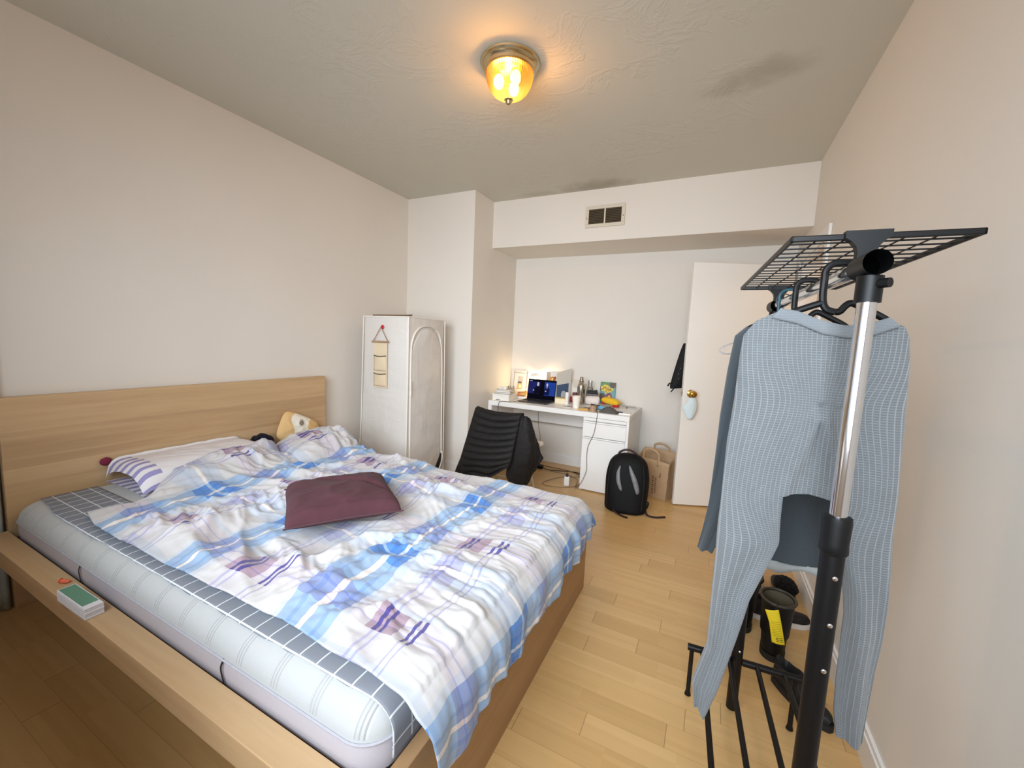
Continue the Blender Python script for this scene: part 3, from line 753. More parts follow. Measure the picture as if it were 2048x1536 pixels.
# zip door on the right face
def wx(z): return WB_ + .040 * .2 * max(0, 1 - z / WZ) ** 1.4 + .004
zp = [(2.60, .20), (2.598, .5), (2.598, .86), (2.60, 1.2), (2.622, 1.32), (2.68, 1.395), (2.76, 1.425), (2.87, 1.425), (2.95, 1.39), (3.0, 1.30), (3.022, 1.12), (3.03, .8), (3.035, .45), (3.04, .26)]
path = smooth_path([(wx(z), y, z) for y, z in zp], 70)
m = MB(); m.tube(path, .0075, 8, flat=.7); m.build('zip_piping', M_PIPE, wd)
nu, nv = 40, 20
zz = np.linspace(.10, 1.41, nu)
Pd = np.zeros((nu, nv, 3))
for i, z in enumerate(zz):
    if z < 1.15: ya, yb = 2.603, 3.03
    else:
        k = (z - 1.15) / .27; ya, yb = 2.603 + .16 * k ** 2.2, 3.022 - .15 * k ** 2.2
    for j in range(nv):
        q = j / (nv - 1); y = ya + (yb - ya) * q
        bul = .012 * math.sin(PI * q) + .004 * ridge(np.array(y * 3 + z * 2.0), np.array(z * 6 - y * 2.5), 9, 3) * math.sin(PI * q)
        Pd[i, j] = (wx(z) - .001 + bul, y, z)
m = MB(); m.grid(Pd); o = m.build('door_flap', M_WARD, wd, fix=False, angle=180); solid(o, .002)
m = MB(); m.tube(smooth_path([(wx(.85) + .006, 2.594, .98), (wx(.85) + .012, 2.59, .93), (wx(.85) + .008, 2.597, .88), (wx(.8) + .012, 2.588, .84)], 14), .005, 6); m.build('zip_tie', M_PIPE, wd)
m = MB(); P2 = [(wx(.2) + .001, 2.86, .11), (wx(.2) + .001, 2.95, .16), (wx(.2) + .001, 3.03, .26), (wx(.2) + .001, 3.02, .17), (wx(.2) + .001, 2.985, .11)]
m.prism([(p[1], p[2]) for p in P2], wx(.2) - .002, wx(.2) + .0125, axis=0); m.build('zip_gap_shade', plain('inside_shade', (24, 22, 24), .9), wd, smooth=False)  # dark patch on the cover, painted as the shade inside the open zip corner
m = MB(); m.tube(smooth_path([(wx(.2) + .014, 3.035, .28), (wx(.2) + .018, 3.03, .2), (wx(.1) + .016, 2.985, .115), (wx(.1) + .012, 2.93, .07)], 14), .006, 8, flat=.5); m.build('zip_piping', M_PIPE, wd)
# the brown rod on top
m = MB(); m.tube(smooth_path([(.20, 2.63, WZ + .0085), (.40, 2.625, WZ + .0085), (.56, 2.628, WZ + .010), (.63, 2.626, WZ + .013)], 16), [.0075] * 8 + [.006] * 6 + [.005] * 3 if False else .0068, 8)
o = m.build('wooden_rod', plain('stick_brown', (104, 82, 52), .7)); tag(o, 'thin brown rod lying on top of the white wardrobe', 'rod')

# hanging organiser
WY = WC - .012
og = thing('hanging_organizer', 'narrow beige canvas organizer with pockets hanging on the wardrobe side', 'organizer', (.36, WY, .89))
CANV = plain('canvas_beige', (228, 208, 176), .9, tex=.06, scale=160, bump=.1)
m = MB(); m.box((.285, WY - .006, .895), (.435, WY - .003, 1.272)); m.build('backing', CANV, og, smooth=False)
for z0, z1 in ((1.16, 1.20), (.99, 1.145), (.91, 1.03)):
    pass
for z0, z1 in ((1.035, 1.165), (.905, 1.015)):
    nu, nv = 10, 8; Pp = np.zeros((nu, nv, 3))
    for i in range(nu):
        for j in range(nv):
            x = .290 + .136 * i / (nu - 1); z = z0 + (z1 - z0) * j / (nv - 1); q = j / (nv - 1)
            Pp[i, j] = (x, WY - .0075 - .020 * math.sin(PI * i / (nu - 1)) * q, z - .006 * math.sin(PI * i / (nu - 1)) * q)
    m = MB(); m.grid(Pp); pk = m.build('pocket', CANV, og, angle=180); solid(pk, .0015)
    m = MB(); m.tube([V(Pp[i, nv - 1]) + V((0, -.001, 0)) for i in range(nu)], .0042, 6); m.build('dark_trim', plain('olive_trim', (86, 78, 54), .8), pk)
m = MB(); m.tube([(.268, WY - .009, 1.280), (.452, WY - .009, 1.284)], .008, 10); m.build('dowel', plain('dowel_wood', (176, 142, 112), .6), og)
m = MB(); m.tube([(.285, WY - .010, 1.288), (.367, WY - .012, 1.402), (.372, WY - .012, 1.402), (.440, WY - .010, 1.291)], .003, 6); m.build('cord', plain('cord_brown', (150, 112, 96), .8), og)
rh = thing('red_hook', 'small red round hook holding the canvas organizer', 'hook', (.37, WC - .004, 1.405))
m = MB(); m.lathe([(.0001, 0), (.017, .0005), (.018, .004), (.013, .008), (.008, .009), (.0001, .0095)], (.37, WC - .003, 1.405), 20, axis=(0, -1, 0)); m.build('disc', plain('red_plastic', (196, 36, 44), .35), rh)
m = MB(); m.tube([(.37, WC - .0125, 1.410), (.37, WC - .021, 1.405), (.37, WC - .022, 1.413)], .003, 6); m.build('peg', plain('red_plastic', (196, 36, 44)), rh)

# ------------------------------------------------------------------ desk
DX0, DX1, DYF, DYB, DZT = .873, 2.273, 3.523, 4.170, .73
UX = 1.866
dk = thing('desk', 'white desk with open knee space and a drawer cupboard on its right side', 'desk', (1.57, 3.85, 0))
MB().box((DX0, DYF, .684), (DX1, DYB, DZT), .0015).build('desktop', M_WHITE, dk, smooth=False)
MB().box((DX0, DYF, 0), (DX0 + .04, DYB, .683)).build('side_panel', M_WHITE, dk, smooth=False)
MB().box((DX1 - .022, DYF + .002, 0), (DX1, DYB, .683)).build('side_panel', M_WHITE, dk, smooth=False)
MB().box((UX, DYF + .02, 0), (UX + .018, DYB, .683)).build('side_panel', M_WHITE, dk, smooth=False)
MB().box((DX0 + .041, 4.04, .475), (UX - .001, 4.058, .683)).build('back_panel', M_WHITE, dk, smooth=False)
m = MB(); m.ell((.93, 4.0385, .645), (.006, .002, .006), 10, 6); m.build('cam_cover', plain('grey_dot', (150, 145, 138), .6), dk)
MB().box((UX, DYF + .03, 0), (DX1 - .023, DYF + .045, .05)).build('plinth', M_WHITE, dk, smooth=False)
MB().box((UX + .002, DYF, .655), (DX1 - .023, DYF + .018, .681), .002).build('top_rail', M_WHITE, dk, smooth=False)
MB().box((UX + .002, DYF, .507), (DX1 - .023, DYF + .018, .632), .002).build('drawer', M_WHITE, dk, smooth=False)
MB().box((UX + .002, DYF, .012), (DX1 - .023, DYF + .018, .486), .002).build('door', M_WHITE, dk, smooth=False)
MB().box((UX + .019, DYF + .03, .05), (DX1 - .023, DYF + .04, .68)).build('carcass', plain('laminate_shadow', (214, 210, 204), .5), dk, smooth=False)
for za in (.634, .4885): MB().box((UX + .004, DYF + .010, za), (DX1 - .025, DYF + .028, za + .012)).build('drawer_lip', M_WHITE, dk, smooth=False)

TZ = DZT + .0006
def small(name, label, cat, x, y, z=TZ, rz=0.0, group=None): return thing(name, label, cat, (x, y, z), rz, group)
def bpart(root, name, lo, hi, mat, bev=.001, **k): return MB().box(lo, hi, bev, **k).build(name, mat, root, local=True, smooth=False)
PAPER = plain('paper_white', (236, 230, 220), .8, tex=.02)
# left pile
g = 'things piled at the left end of the desk'
b = small('storage_box', 'flat white box at the left end of the desk, under the notebooks', 'box', .972, 3.70, rz=.08)
bpart(b, 'body', (-.090, -.12, 0), (.090, .12, .062), PAPER, .003); bpart(b, 'lid', (-.093, -.123, .05), (.093, .123, .0665), PAPER, .003)
bpart(b, 'slot', (-.05, -.1245, .006), (-.005, -.1215, .012), plain('grey_dark', (90, 84, 76), .7), 0)
z = TZ + .0675
for k, (nm, lb, rgb, dx, rz, th, sz) in enumerate((('notebook', 'dark-edged grey notebook at the bottom of the desk pile, on the white box', (96, 88, 78), .0, .22, .014, (.085, .105)), ('notebook', 'cream notebook in the middle of the desk pile', (214, 200, 176), .005, .12, .016, (.08, .10)), ('notebook', 'grey-white notebook topmost of the desk pile', (204, 196, 184), -.005, .3, .010, (.078, .10)))):
    b = small(nm, lb, 'notebook', .972 + dx, 3.70, z, rz, 'notebooks piled on the white box')
    mcov = plain('cover_%d' % k, rgb, .6)
    bpart(b, 'cover', (-sz[0], -sz[1], 0), (sz[0], sz[1], .0022), mcov, 0); bpart(b, 'pages', (-sz[0] + .003, -sz[1] + .003, .0023), (sz[0] - .003, sz[1] - .003, th - .0023), PAPER, 0); bpart(b, 'cover', (-sz[0], -sz[1], th - .0022), (sz[0], sz[1], th), mcov, 0)
    z += th + .0006
b = small('white_box', 'tiny white carton with grey print on top of the notebooks', 'box', .965, 3.66, z, .12)
bpart(b, 'carton', (-.04, -.02, 0), (.04, .02, .026), plain('carton_white', (244, 238, 226), .6), .001)
m = MB()
for k in range(6): m.box((-.026 + k * .008, -.0206, .009), (-.021 + k * .008, -.0201, .0165))
m.build('print', plain('print_grey', (150, 142, 132), .8), b, local=True, smooth=False)
b = small('earphone_case', 'small grey earphones and cable bundled on the notebooks', 'earphones', 1.02, 3.72, z, .3)
m = MB(); m.tube(smooth_path([(-.03, -.01, .004), (.0, .02, .006), (.03, .0, .004), (.0, -.025, .008), (-.02, .01, .010), (.025, .02, .004)], 40), .003, 6); m.build('cable', plain('cable_grey', (150, 144, 136), .6), b, local=True)
for c_ in ((.035, .004, .008), (-.035, -.012, .008)): m = MB(); m.ell(c_, (.01, .008, .0075)); m.build('ear_bud', plain('cable_grey', (150, 144, 136)), b, local=True)
b = small('glass_jar', 'small clear glass tumbler behind the notebook pile', 'glass', .922, 3.93)
t = NT('thin_glass'); tr = t.n('ShaderNodeBsdfTransparent'); tr.inputs[0].default_value = (.95, .95, .94, 1); gl = t.n('ShaderNodeBsdfGlossy'); gl.inputs['Roughness'].default_value = .05
fr = t.n('ShaderNodeFresnel'); fr.inputs[0].default_value = 1.45; mx = t.n('ShaderNodeMixShader'); t.l(t.math('ADD', t.math('MULTIPLY', fr.outputs[0], .8), .04), mx.inputs[0]); t.l(tr.outputs[0], mx.inputs[1]); t.l(gl.outputs[0], mx.inputs[2]); t.l(mx.outputs[0], t.out.inputs[0]); M_GLASS = t.m
m = MB(); m.lathe([(.0001, .002), (.030, .002), (.033, .01), (.037, .115), (.0355, .115), (.0315, .012), (.0001, .008)], n=28); m.build('tumbler', M_GLASS, b, local=True)
# white envelope / orange paper bag in front of the lamp
b = small('paper_folder', 'open cream paper folder lying over orange papers on the desk', 'folder', 1.05, 3.932, rz=.22)
bpart(b, 'flap', (-.07, -.07, .082), (.07, .07, .0845), PAPER, 0, rot=(0, -.14, 0))
bpart(b, 'orange_sheets', (-.05, -.055, .03), (.062, .055, .062), plain('kraft_orange', (222, 166, 92), .7), .004, rot=(0, -.12, 0))
bpart(b, 'base', (-.07, -.07, 0), (.07, .07, .022), PAPER, .002)
m = MB(); m.box((-.02, -.062, .026), (.0, .0, .058)); m.build('red_tab', plain('orange_red', (226, 120, 66), .7), b, local=True, smooth=False)
# picture frame / illustrated board leaning on the back wall
b = small('picture_board', 'leaning white framed illustration with pink right edge behind the lamp cable', 'picture', .925, 4.14, rz=.0)
m = MB(); m.box((-.085, -.006, 0), (.085, .006, .275)); m.rot((-.14, 0, 0), (0, 0, 0)); m.build('board', plain('board_white', (226, 216, 204), .6), b, local=True, smooth=False)
m = MB()
for lo, hi in (((-.085, -.0075, 0), (-.076, -.0062, .275)), ((-.085, -.0075, .245), (.085, -.0062, .252))): m.box(lo, hi)
m.rot((-.14, 0, 0), (0, 0, 0)); m.build('frame_edge', plain('board_grey', (168, 158, 146), .6), b, local=True, smooth=False)
m = MB(); m.box((.074, -.0078, 0), (.0855, -.0062, .275)); m.rot((-.14, 0, 0), (0, 0, 0)); m.build('pink_edge', plain('board_pink', (214, 130, 128), .6), b, local=True, smooth=False)
m = MB(); m.cur = 0
for lo, hi, c in (((-.035, 0, .06), (.03, 0, .13), 0), ((-.03, 0, .13), (.02, 0, .15), 1), ((-.03, 0, .15), (.035, 0, .21), 2), ((-.01, 0, .075), (.02, 0, .115), 3)):
    m.cur = c; m.box((lo[0], -.0076 - .0004 * (c == 3), lo[2]), (hi[0], -.0063, hi[2]), .0)
m.rot((-.14, 0, 0), (0, 0, 0)); m.build('illustration', [plain('ill_tan', (206, 170, 124), .7), plain('ill_dark', (96, 84, 74), .7), plain('ill_grey', (184, 176, 166), .7), plain('ill_cream', (236, 214, 170), .7)], b, local=True, smooth=False)
# desk lamp
b = small('desk_lamp', 'small white desk lamp glowing behind the laptop', 'lamp', 1.13, 4.09)
m = MB(); m.lathe([(.0001, 0), (.06, 0), (.062, .008), (.055, .014), (.012, .016), (.0001, .016)], n=28); m.build('base', M_WHITE, b, local=True)
m = MB(); m.tube(smooth_path([(0, 0, .014), (-.008, .005, .11), (-.004, .0, .19), (.005, -.005, .228)], 18), .007, 8); m.build('stem', M_WHITE, b, local=True)
m = MB(); m.lathe([(.018, .262), (.03, .258), (.05, .235), (.0515, .232), (.048, .232), (.028, .252), (.018, .257)], n=28); m.build('shade', plain('lamp_shade_white', (244, 240, 228), .5), b, local=True)
t = NT('desk_bulb'); e = t.n('ShaderNodeEmission'); e.inputs[0].default_value = (1, .80, .50, 1); e.inputs[1].default_value = 22; t.l(e.outputs[0], t.out.inputs[0])
m = MB(); m.ell((.005, -.005, .228), (.026, .026, .026)); m.build('bulb', t.m, b, local=True)
# laptop
lp = small('laptop', 'open dark laptop with a lit video on its screen', 'laptop', 1.305, 3.745, rz=-.005)
M_LAP = plain('space_grey', (92, 90, 90), .35, metal=.8)
MB().box((-.158, -.105, 0), (.158, .112, .0125), .004).build('base', M_LAP, lp, local=True, smooth=False)
m = MB()
for r in range(5):
    for c in range(13): m.box((-.142 + c * .0221, -.02 + r * .022, .0126), (-.142 + c * .0221 + .0185, -.002 + r * .022, .0136))
m.build('keyboard', plain('key_black', (28, 28, 30), .5), lp, local=True, smooth=False)
MB().box((-.055, -.095, .0126), (.055, -.03, .0129)).build('trackpad', plain('trackpad_grey', (70, 68, 68), .3), lp, local=True, smooth=False)
tilt = -.16
def onlid(m): return m.rot((tilt, 0, 0), (0, .113, .008))
onlid(MB().box((-.158, .110, .008), (.158, .116, .222), .003)).build('lid', M_LAP, lp, local=True, smooth=False)
def emis(name, rgb, st=1.0):
    t = NT(name); c = hexc(*rgb); nz = t.noise(t.obj(), 30, 3); b_ = t.n('ShaderNodeEmission')
    t.l(t.mix(nz, tuple(v * .7 for v in c[:3]) + (1,), tuple(v * 1.2 for v in c[:3]) + (1,)), b_.inputs[0]); b_.inputs[1].default_value = st
    t.l(b_.outputs[0], t.out.inputs[0]); return t.m
scr = [emis('screen_black', (14, 12, 22)), emis('screen_blue', (38, 66, 150), 1.0), emis('screen_navy', (34, 38, 98), 1.0), emis('screen_figure', (18, 18, 36)), emis('screen_skin', (188, 188, 204)), emis('screen_shirt', (22, 28, 74))]
m = MB(); m.box((-.154, .1092, .013), (.154, .1099, .218)); m.cur = 2; m.box((-.148, .1086, .07), (-.02, .1091, .195)); m.cur = 1; m.box((.03, .1086, .06), (.148, .1091, .2))
m.cur = 3; m.prism([(-.085, .06), (-.02, .06), (-.012, .135), (-.03, .15), (-.06, .15), (-.08, .13)], .1080, .1085, axis=1); m.cur = 4; m.ell((-.044, .1082, .172), (.012, .0008, .022), 14, 8)
m.cur = 5; m.prism([(.03, .065), (.085, .065), (.09, .13), (.07, .15), (.045, .15), (.03, .12)], .1080, .1085, axis=1); m.cur = 4; m.ell((.058, .1082, .170), (.010, .0008, .018), 14, 8); m.prism([(.053, .15), (.064, .15), (.058, .125)], .1076, .1081, axis=1)
m.ell((.047, .1078, .105), (.009, .0008, .006), 10, 6); m.ell((-.09, .1078, .105), (.008, .0008, .006), 10, 6); m.cur = 4; m.box((-.145, .1078, .2), (-.11, .1083, .205))
onlid(m).build('screen', scr, lp, local=True, smooth=False)
# laptop power cable going over the desk front
m = MB(); m.tube(smooth_path([(1.142, 3.66, TZ + .006), (1.12, 3.61, TZ + .003), (1.09, 3.546, TZ + .003), (1.03, 3.530, TZ + .004), (1.0, 3.516, TZ - .012), (.995, 3.512, .62), (1.02, 3.52, .35), (1.08, 3.60, .05), (1.12, 3.70, .006), (1.11, 3.82, .006)], 70), .0028, 6)
o = m.build('laptop_cable', plain('cable_dark', (74, 66, 56), .6), loc=(1.05, 3.6, 0)); tag(o, 'dark laptop power cable drooping over the desk front near the jacket', 'cable')
# open white box with orange things
b = small('magazine_holder', 'open white box holding orange packets behind the laptop', 'box', 1.355, 4.085, rz=-.12)
for lo, hi in (((-.065, -.05, 0), (.065, .05, .004)), ((-.065, -.05, .004), (-.061, .05, .29)), ((.061, -.05, .004), (.065, .05, .29)), ((-.061, .046, .004), (.061, .05, .30)), ((-.061, -.05, .004), (.061, -.046, .13))):
    bpart(b, 'panel', lo, hi, PAPER, 0)
for k, (x, w_, h_, rgb) in enumerate(((-.04, .016, .215, (232, 196, 128)), (-.02, .014, .235, (226, 160, 70)), (.0, .02, .225, (238, 212, 150)), (.024, .018, .24, (176, 92, 48)), (.045, .016, .22, (240, 190, 90)))):
    o = MB().box((x - w_ / 2, -.035, 0), (x + w_ / 2, .03, h_), .001).build('orange_packet', plain('packet_%d' % k, rgb, .6), smooth=False, loc=(0, 0, 0))
    o.location = (1.355 + 0, 4.085, TZ + .0046); o.rotation_euler = (0, 0, -.12)
    tag(o, ['pale yellow packet, first from the laptop side in the open white box', 'amber packet, second in the open white box', 'cream packet in the middle of the open white box', 'brown packet, fourth in the open white box', 'gold packet at the folder side of the open white box'][k], 'packet', 'packets in the open white box')
# big white folder with blue cover
b = small('ring_folder', 'tall standing white folder with a blue lower cover right of the laptop', 'folder', 1.50, 3.99, rz=1.15)
m = MB(); m.prism([(-.11, 0), (.11, 0), (.11, .345), (-.11, .30)], -.004, .004, axis=1); m.build('card', plain('folder_white', (226, 220, 208), .6), b, local=True, smooth=False)
m = MB(); m.prism([(-.10, .003), (.075, .003), (.075, .19), (-.10, .175)], -.0052, -.0041, axis=1); m.prism([(-.10, .003), (.075, .003), (.075, .19), (-.10, .175)], .0041, .0052, axis=1); m.build('blue_cover', plain('folder_blue', (74, 96, 128), .6), b, local=True, smooth=False)
m = MB(); m.prism([(-.03, .01), (.03, .01), (.035, .08), (.02, .11), (-.02, .11), (-.035, .08)], .0053, .0058, axis=1); m.prism([(-.03, .01), (.03, .01), (.035, .08), (.02, .11), (-.02, .11), (-.035, .08)], -.0058, -.0053, axis=1); m.build('pale_figure', plain('folder_pale', (196, 200, 200), .6), b, local=True, smooth=False)
# cream box under it, red boxes, papers
b = small('cream_box', 'low cream box with gold lid in front of the white folder', 'box', 1.535, 3.845, rz=-.03)
bpart(b, 'body', (-.055, -.03, 0), (.055, .03, .05), plain('cream_card', (238, 224, 190), .6), .001); bpart(b, 'lid', (-.056, -.031, .05), (.056, .031, .06), plain('gold_lid', (206, 176, 120), .5), .001)
b = small('red_box', 'small dark red box behind the white tube', 'box', 1.625, 4.04, rz=.05)
bpart(b, 'body', (-.055, -.03, 0), (.055, .03, .055), plain('red_card', (150, 48, 56), .5), .001); bpart(b, 'lid', (-.03, -.031, .055), (.01, .025, .10), plain('maroon_card', (112, 50, 58), .5), .001)
for k, (x, y, h_, rz) in enumerate(((1.54, 4.155, .225, .02), (1.63, 4.14, .19, -.05))):
    b = small('white_envelope', ['tall white envelope leaning on the wall behind the steel bottle', 'shorter white envelope leaning in front of the taller one'][k], 'envelope', x, y, rz=rz)
    m = MB(); m.box((-.10, -.003, 0), (.10, .003, h_)); m.rot((-.06, 0, 0), (0, 0, 0)); m.build('sheet', PAPER, b, local=True, smooth=False)
    m = MB(); m.prism([(-.10, h_), (.10, h_), (.06, h_ * .72), (-.06, h_ * .72)], -.0042, -.0031, axis=1); m.rot((-.06, 0, 0), (0, 0, 0)); m.build('flap', plain('paper_fold', (216, 206, 190), .8), b, local=True, smooth=False)
# white tube, phone charger pad
b = small('lotion_tube', 'white lotion tube standing left of the paper cup', 'tube', 1.60, 3.83)
m = MB(); m.lathe([(.0001, 0), (.0175, 0), (.0175, .028), (.0165, .029)], n=20); m.build('cap', M_TRIM, b, local=True)
m = MB(); m.lathe([(.0165, .03), (.0185, .034), (.0185, .11), (.016, .122), (.0001, .124)], n=20); m.build('body', plain('tube_white', (240, 232, 226), .4), b, local=True)
b = small('phone', 'grey phone lying face up in front of the tube', 'phone', 1.665, 3.655, rz=.1)
bpart(b, 'body', (-.042, -.028, 0), (.042, .028, .007), plain('phone_white', (226, 218, 206), .4), .003); bpart(b, 'glass_face', (-.039, -.025, .0071), (.039, .025, .0078), plain('phone_grey', (112, 104, 98), .25), 0)
# paper cup
b = small('paper_cup', 'white paper cup at the desk front before the steel bottle', 'cup', 1.745, 3.675)
m = MB(); m.lathe([(.0001, .004), (.028, .004), (.028, 0), (.029, 0), (.0405, .112), (.039, .112), (.0275, .007), (.0001, .006)], n=32); m.build('cup_wall', plain('cup_white', (244, 236, 222), .6), b, local=True)
m = MB(); m.tube([(.0405 * math.cos(2 * PI * k / 32), .0405 * math.sin(2 * PI * k / 32), .112) for k in range(32)], .0022, 8, closed=True); m.build('rolled_rim', plain('cup_white', (244, 236, 222)), b, local=True)
# steel bottle
b = small('steel_bottle', 'shiny steel flask, the tallest thing on the desk top', 'bottle', 1.70, 3.965)
m = MB(); m.lathe([(.0001, 0), (.036, 0), (.038, .004), (.038, .175), (.036, .19), (.028, .208), (.022, .216), (.022, .222)], n=32); m.build('body', M_STEEL, b, local=True)
m = MB(); m.lathe([(.0225, .223), (.024, .226), (.0225, .245), (.018, .25)], n=28); m.build('collar', M_STEEL, b, local=True)
m = MB(); m.lathe([(.0155, .2505), (.018, .252), (.018, .272), (.015, .276), (.0001, .276)], n=28); m.build('cap', M_STEEL, b, local=True)
# carafe
b = small('glass_carafe', 'clear glass bottle right behind the steel flask', 'bottle', 1.765, 4.06)
m = MB(); m.lathe([(.0001, .002), (.034, .002), (.036, .01), (.036, .13), (.03, .16), (.02, .185), (.02, .21), (.024, .235), (.0225, .235), (.0185, .21), (.0185, .186), (.028, .159), (.034, .13), (.034, .012), (.0001, .008)], n=28); m.build('glass_wall', M_GLASS, b, local=True)
# white bundle and black pouch
b = small('tissue_roll', 'white wrapped roll lying right of the steel flask', 'roll', 1.825, 3.965, rz=.12)
m = MB(); m.lathe([(.008, -.068), (.028, -.07), (.042, -.062), (.046, -.03), (.045, .0), (.046, .04), (.042, .062), (.028, .07), (.008, .068)], (0, 0, .0475), 26, axis=(1, 0, 0))
for i, v in enumerate(m.v): m.v[i] = v + V((0, float(pn(v.x * 40, v.z * 40, 4)) * .003, float(pn(v.x * 30, v.y * 50, 6)) * .003))
m.build('wrapped_body', plain('wrap_white', (232, 220, 212), .7), b, local=True); 
b = small('black_pouch', 'small black pouch lying on the white roll', 'pouch', 1.815, 3.985, TZ + .0985, .1)
m = MB(); m.prism([(-.05, 0), (.055, 0), (.04, .055), (.012, .048), (-.045, .05)], -.025, .025, axis=1); m.build('pouch_body', plain('pouch_black', (24, 20, 24), .7), b, local=True, smooth=False)
bpart(b, 'grey_band', (-.052, -.027, -.0), (.056, .027, .012), plain('pouch_grey', (116, 104, 104), .7), .001)
# picture book leaning on the wall
b = small('picture_book', 'green and teal book with yellow cloud shapes leaning on the wall', 'book', 1.925, 4.15)
rt_ = (-.10, 0, 0)
m = MB(); m.box((-.078, -.009, 0), (.078, .009, .226)); m.rot(rt_, (0, 0, 0)); m.build('pages', plain('book_teal', (104, 158, 160), .5), b, local=True, smooth=False)
cols = [plain('book_green', (98, 142, 84), .5), plain('book_brown', (92, 74, 62), .5), plain('book_yellow', (236, 204, 88), .5), plain('book_maroon', (122, 62, 84), .5), plain('book_orange', (240, 184, 60), .5), plain('book_cyan', (120, 178, 190), .5)]
m = MB()
def disc(x, z, r, layer, c, rx=None):
    m.cur = c; n = 20; rx = rx or r
    pl = [(max(-.078, min(.078, x + rx * math.cos(2 * PI * k / n))), max(.001, min(.225, z + r * math.sin(2 * PI * k / n)))) for k in range(n)]
    m.prism(pl, -.0094 - .0003 * layer, -.0091, axis=1)
m.cur = 0; m.prism([(-.078, .15), (-.02, .165), (.03, .2), (.03, .2255), (-.078, .2255)], -.0094, -.0091, axis=1)
disc(.052, .205, .036, 2, 1); disc(-.05, .07, .038, 2, 1); disc(-.075, .155, .02, 2, 1)
for x, z, r in ((-.05, .165, .02), (-.03, .18, .02), (-.008, .172, .022), (.012, .155, .022), (.03, .145, .02), (.04, .15, .018), (-.03, .15, .022), (.0, .135, .022), (-.048, .145, .016), (-.012, .12, .014)): disc(x, z, r, 4, 2)
disc(.018, .075, .042, 3, 3, .032); disc(.022, .065, .026, 5, 4, .017)
m.rot(rt_, (0, 0, 0)); m.build('cover_art', cols, b, local=True, smooth=False)
# yellow toy package with red base
b = small('toy_package', 'yellow snack bag with red ends lying before the picture book', 'bag', 2.0, 4.02, rz=-.30)
n = 26; u = np.linspace(-1, 1, n); U_, V_ = np.meshgrid(u, u, indexing='ij'); f = ((1 - U_ ** 4) * (1 - V_ ** 4)) ** .5
m = MB(); zt = .05 + .032 * f + .004 * pn(U_ * 4, V_ * 4, 3); m.grid(np.stack([U_ * .095, V_ * .045, zt], -1)); m.grid(np.stack([U_ * .095, V_ * .045, .05 - .03 * f], -1), flip=True); m.rot((0, .12, 0), (0, 0, .05)); m.build('yellow_bag', plain('bag_yellow', (238, 190, 38), .35), b, local=True)
bpart(b, 'red_end', (.035, -.04, .0), (.085, .02, .036), plain('bag_red', (192, 40, 34), .4), .006); bpart(b, 'red_end', (-.09, -.03, .012), (-.07, .03, .05), plain('bag_red', (192, 40, 34)), .004)
# black wallet, brown box, pencil box, blue cloth, marker, eraser, remote
b = small('wallet', 'open black wallet leaning before the yellow bag', 'wallet', 1.905, 3.84, rz=-.5)
bpart(b, 'cover', (-.05, -.04, 0.012), (.05, .04, .022), plain('wallet_black', (30, 26, 26), .5), .003, rot=(-.3, 0, 0)); bpart(b, 'window', (-.035, -.025, .0225), (.035, .025, .0232), plain('wallet_grey', (84, 76, 74), .3), 0, rot=(-.3, 0, 0), piv=(0, 0, .017)); bpart(b, 'inner', (-.04, .0, 0), (.055, .045, .018), plain('wallet_black', (30, 26, 26)), .003)
b = small('pencil_box', 'flat orange-yellow box at the desk front beside the cup', 'box', 1.845, 3.605, rz=.03)
bpart(b, 'body', (-.05, -.022, 0), (.045, .022, .016), plain('ochre_card', (208, 156, 66), .6), .002); bpart(b, 'lid', (-.05, -.018, .0161), (.04, .024, .024), plain('taupe_card', (160, 142, 120), .6), .002)
b = small('black_pen', 'short black pen lying behind the orange-yellow box', 'pen', 1.855, 3.72, rz=-.15)
m = MB(); m.lathe([(.0001, -.05), (.005, -.048), (.006, -.02), (.006, .04), (.0035, .05), (.0001, .052)], (0, 0, .0062), 12, axis=(1, 0, 0)); m.build('barrel', plain('pen_black', (24, 22, 22), .4), b, local=True)
b = small('brown_carton', 'small brown carton box standing at the desk front', 'box', 1.935, 3.60, rz=-.05)
bpart(b, 'body', (-.028, -.03, 0), (.028, .03, .052), plain('kraft_brown', (158, 126, 100), .7), .002); bpart(b, 'tape', (-.008, -.0306, .0), (.008, .0306, .0525), plain('kraft_tape', (176, 146, 118), .5), 0)
b = small('blue_mask', 'light blue face mask folded on the desk', 'mask', 1.972, 3.745, rz=-.1)
m = MB(); u = np.linspace(-1, 1, 16); U_, V_ = np.meshgrid(u, u, indexing='ij'); m.grid(np.stack([U_ * .05, V_ * .035, .012 + .02 * (1 - U_ ** 2) * (1 - V_ ** 2) + .003 * np.sin(V_ * 14)], -1)); o = m.build('pleated_cloth', plain('mask_blue', (110, 178, 214), .8), b, local=True); solid(o, .002)
m = MB(); m.tube(smooth_path([(.048, -.03, .012), (.08, -.02, .004), (.08, .02, .004), (.048, .03, .012)], 16), .0018, 6); m.build('ear_loop', M_TRIM, b, local=True)
b = small('grey_cloth', 'crumpled dark grey cloth beside the blue mask', 'cloth', 2.07, 3.625, rz=-.1)
m = MB(); u = np.linspace(-1, 1, 24); U_, V_ = np.meshgrid(u, u, indexing='ij'); q = np.maximum(0, 1 - U_ ** 2) * np.maximum(0, 1 - V_ ** 2); m.grid(np.stack([U_ * .085, V_ * .045, .003 + .042 * q * (1 + .5 * pn(U_ * 3, V_ * 3, 5)) + .01 * ridge(U_ * 3, V_ * 3, 7, 2) * q], -1)); o = m.build('fabric', plain('cloth_grey', (88, 84, 78), .9), b, local=True, angle=180); solid(o, .002, 1)
b = small('marker_pen', 'grey marker with a dark blue cap on the right of the desk', 'marker', 2.155, 3.655, rz=-.55)
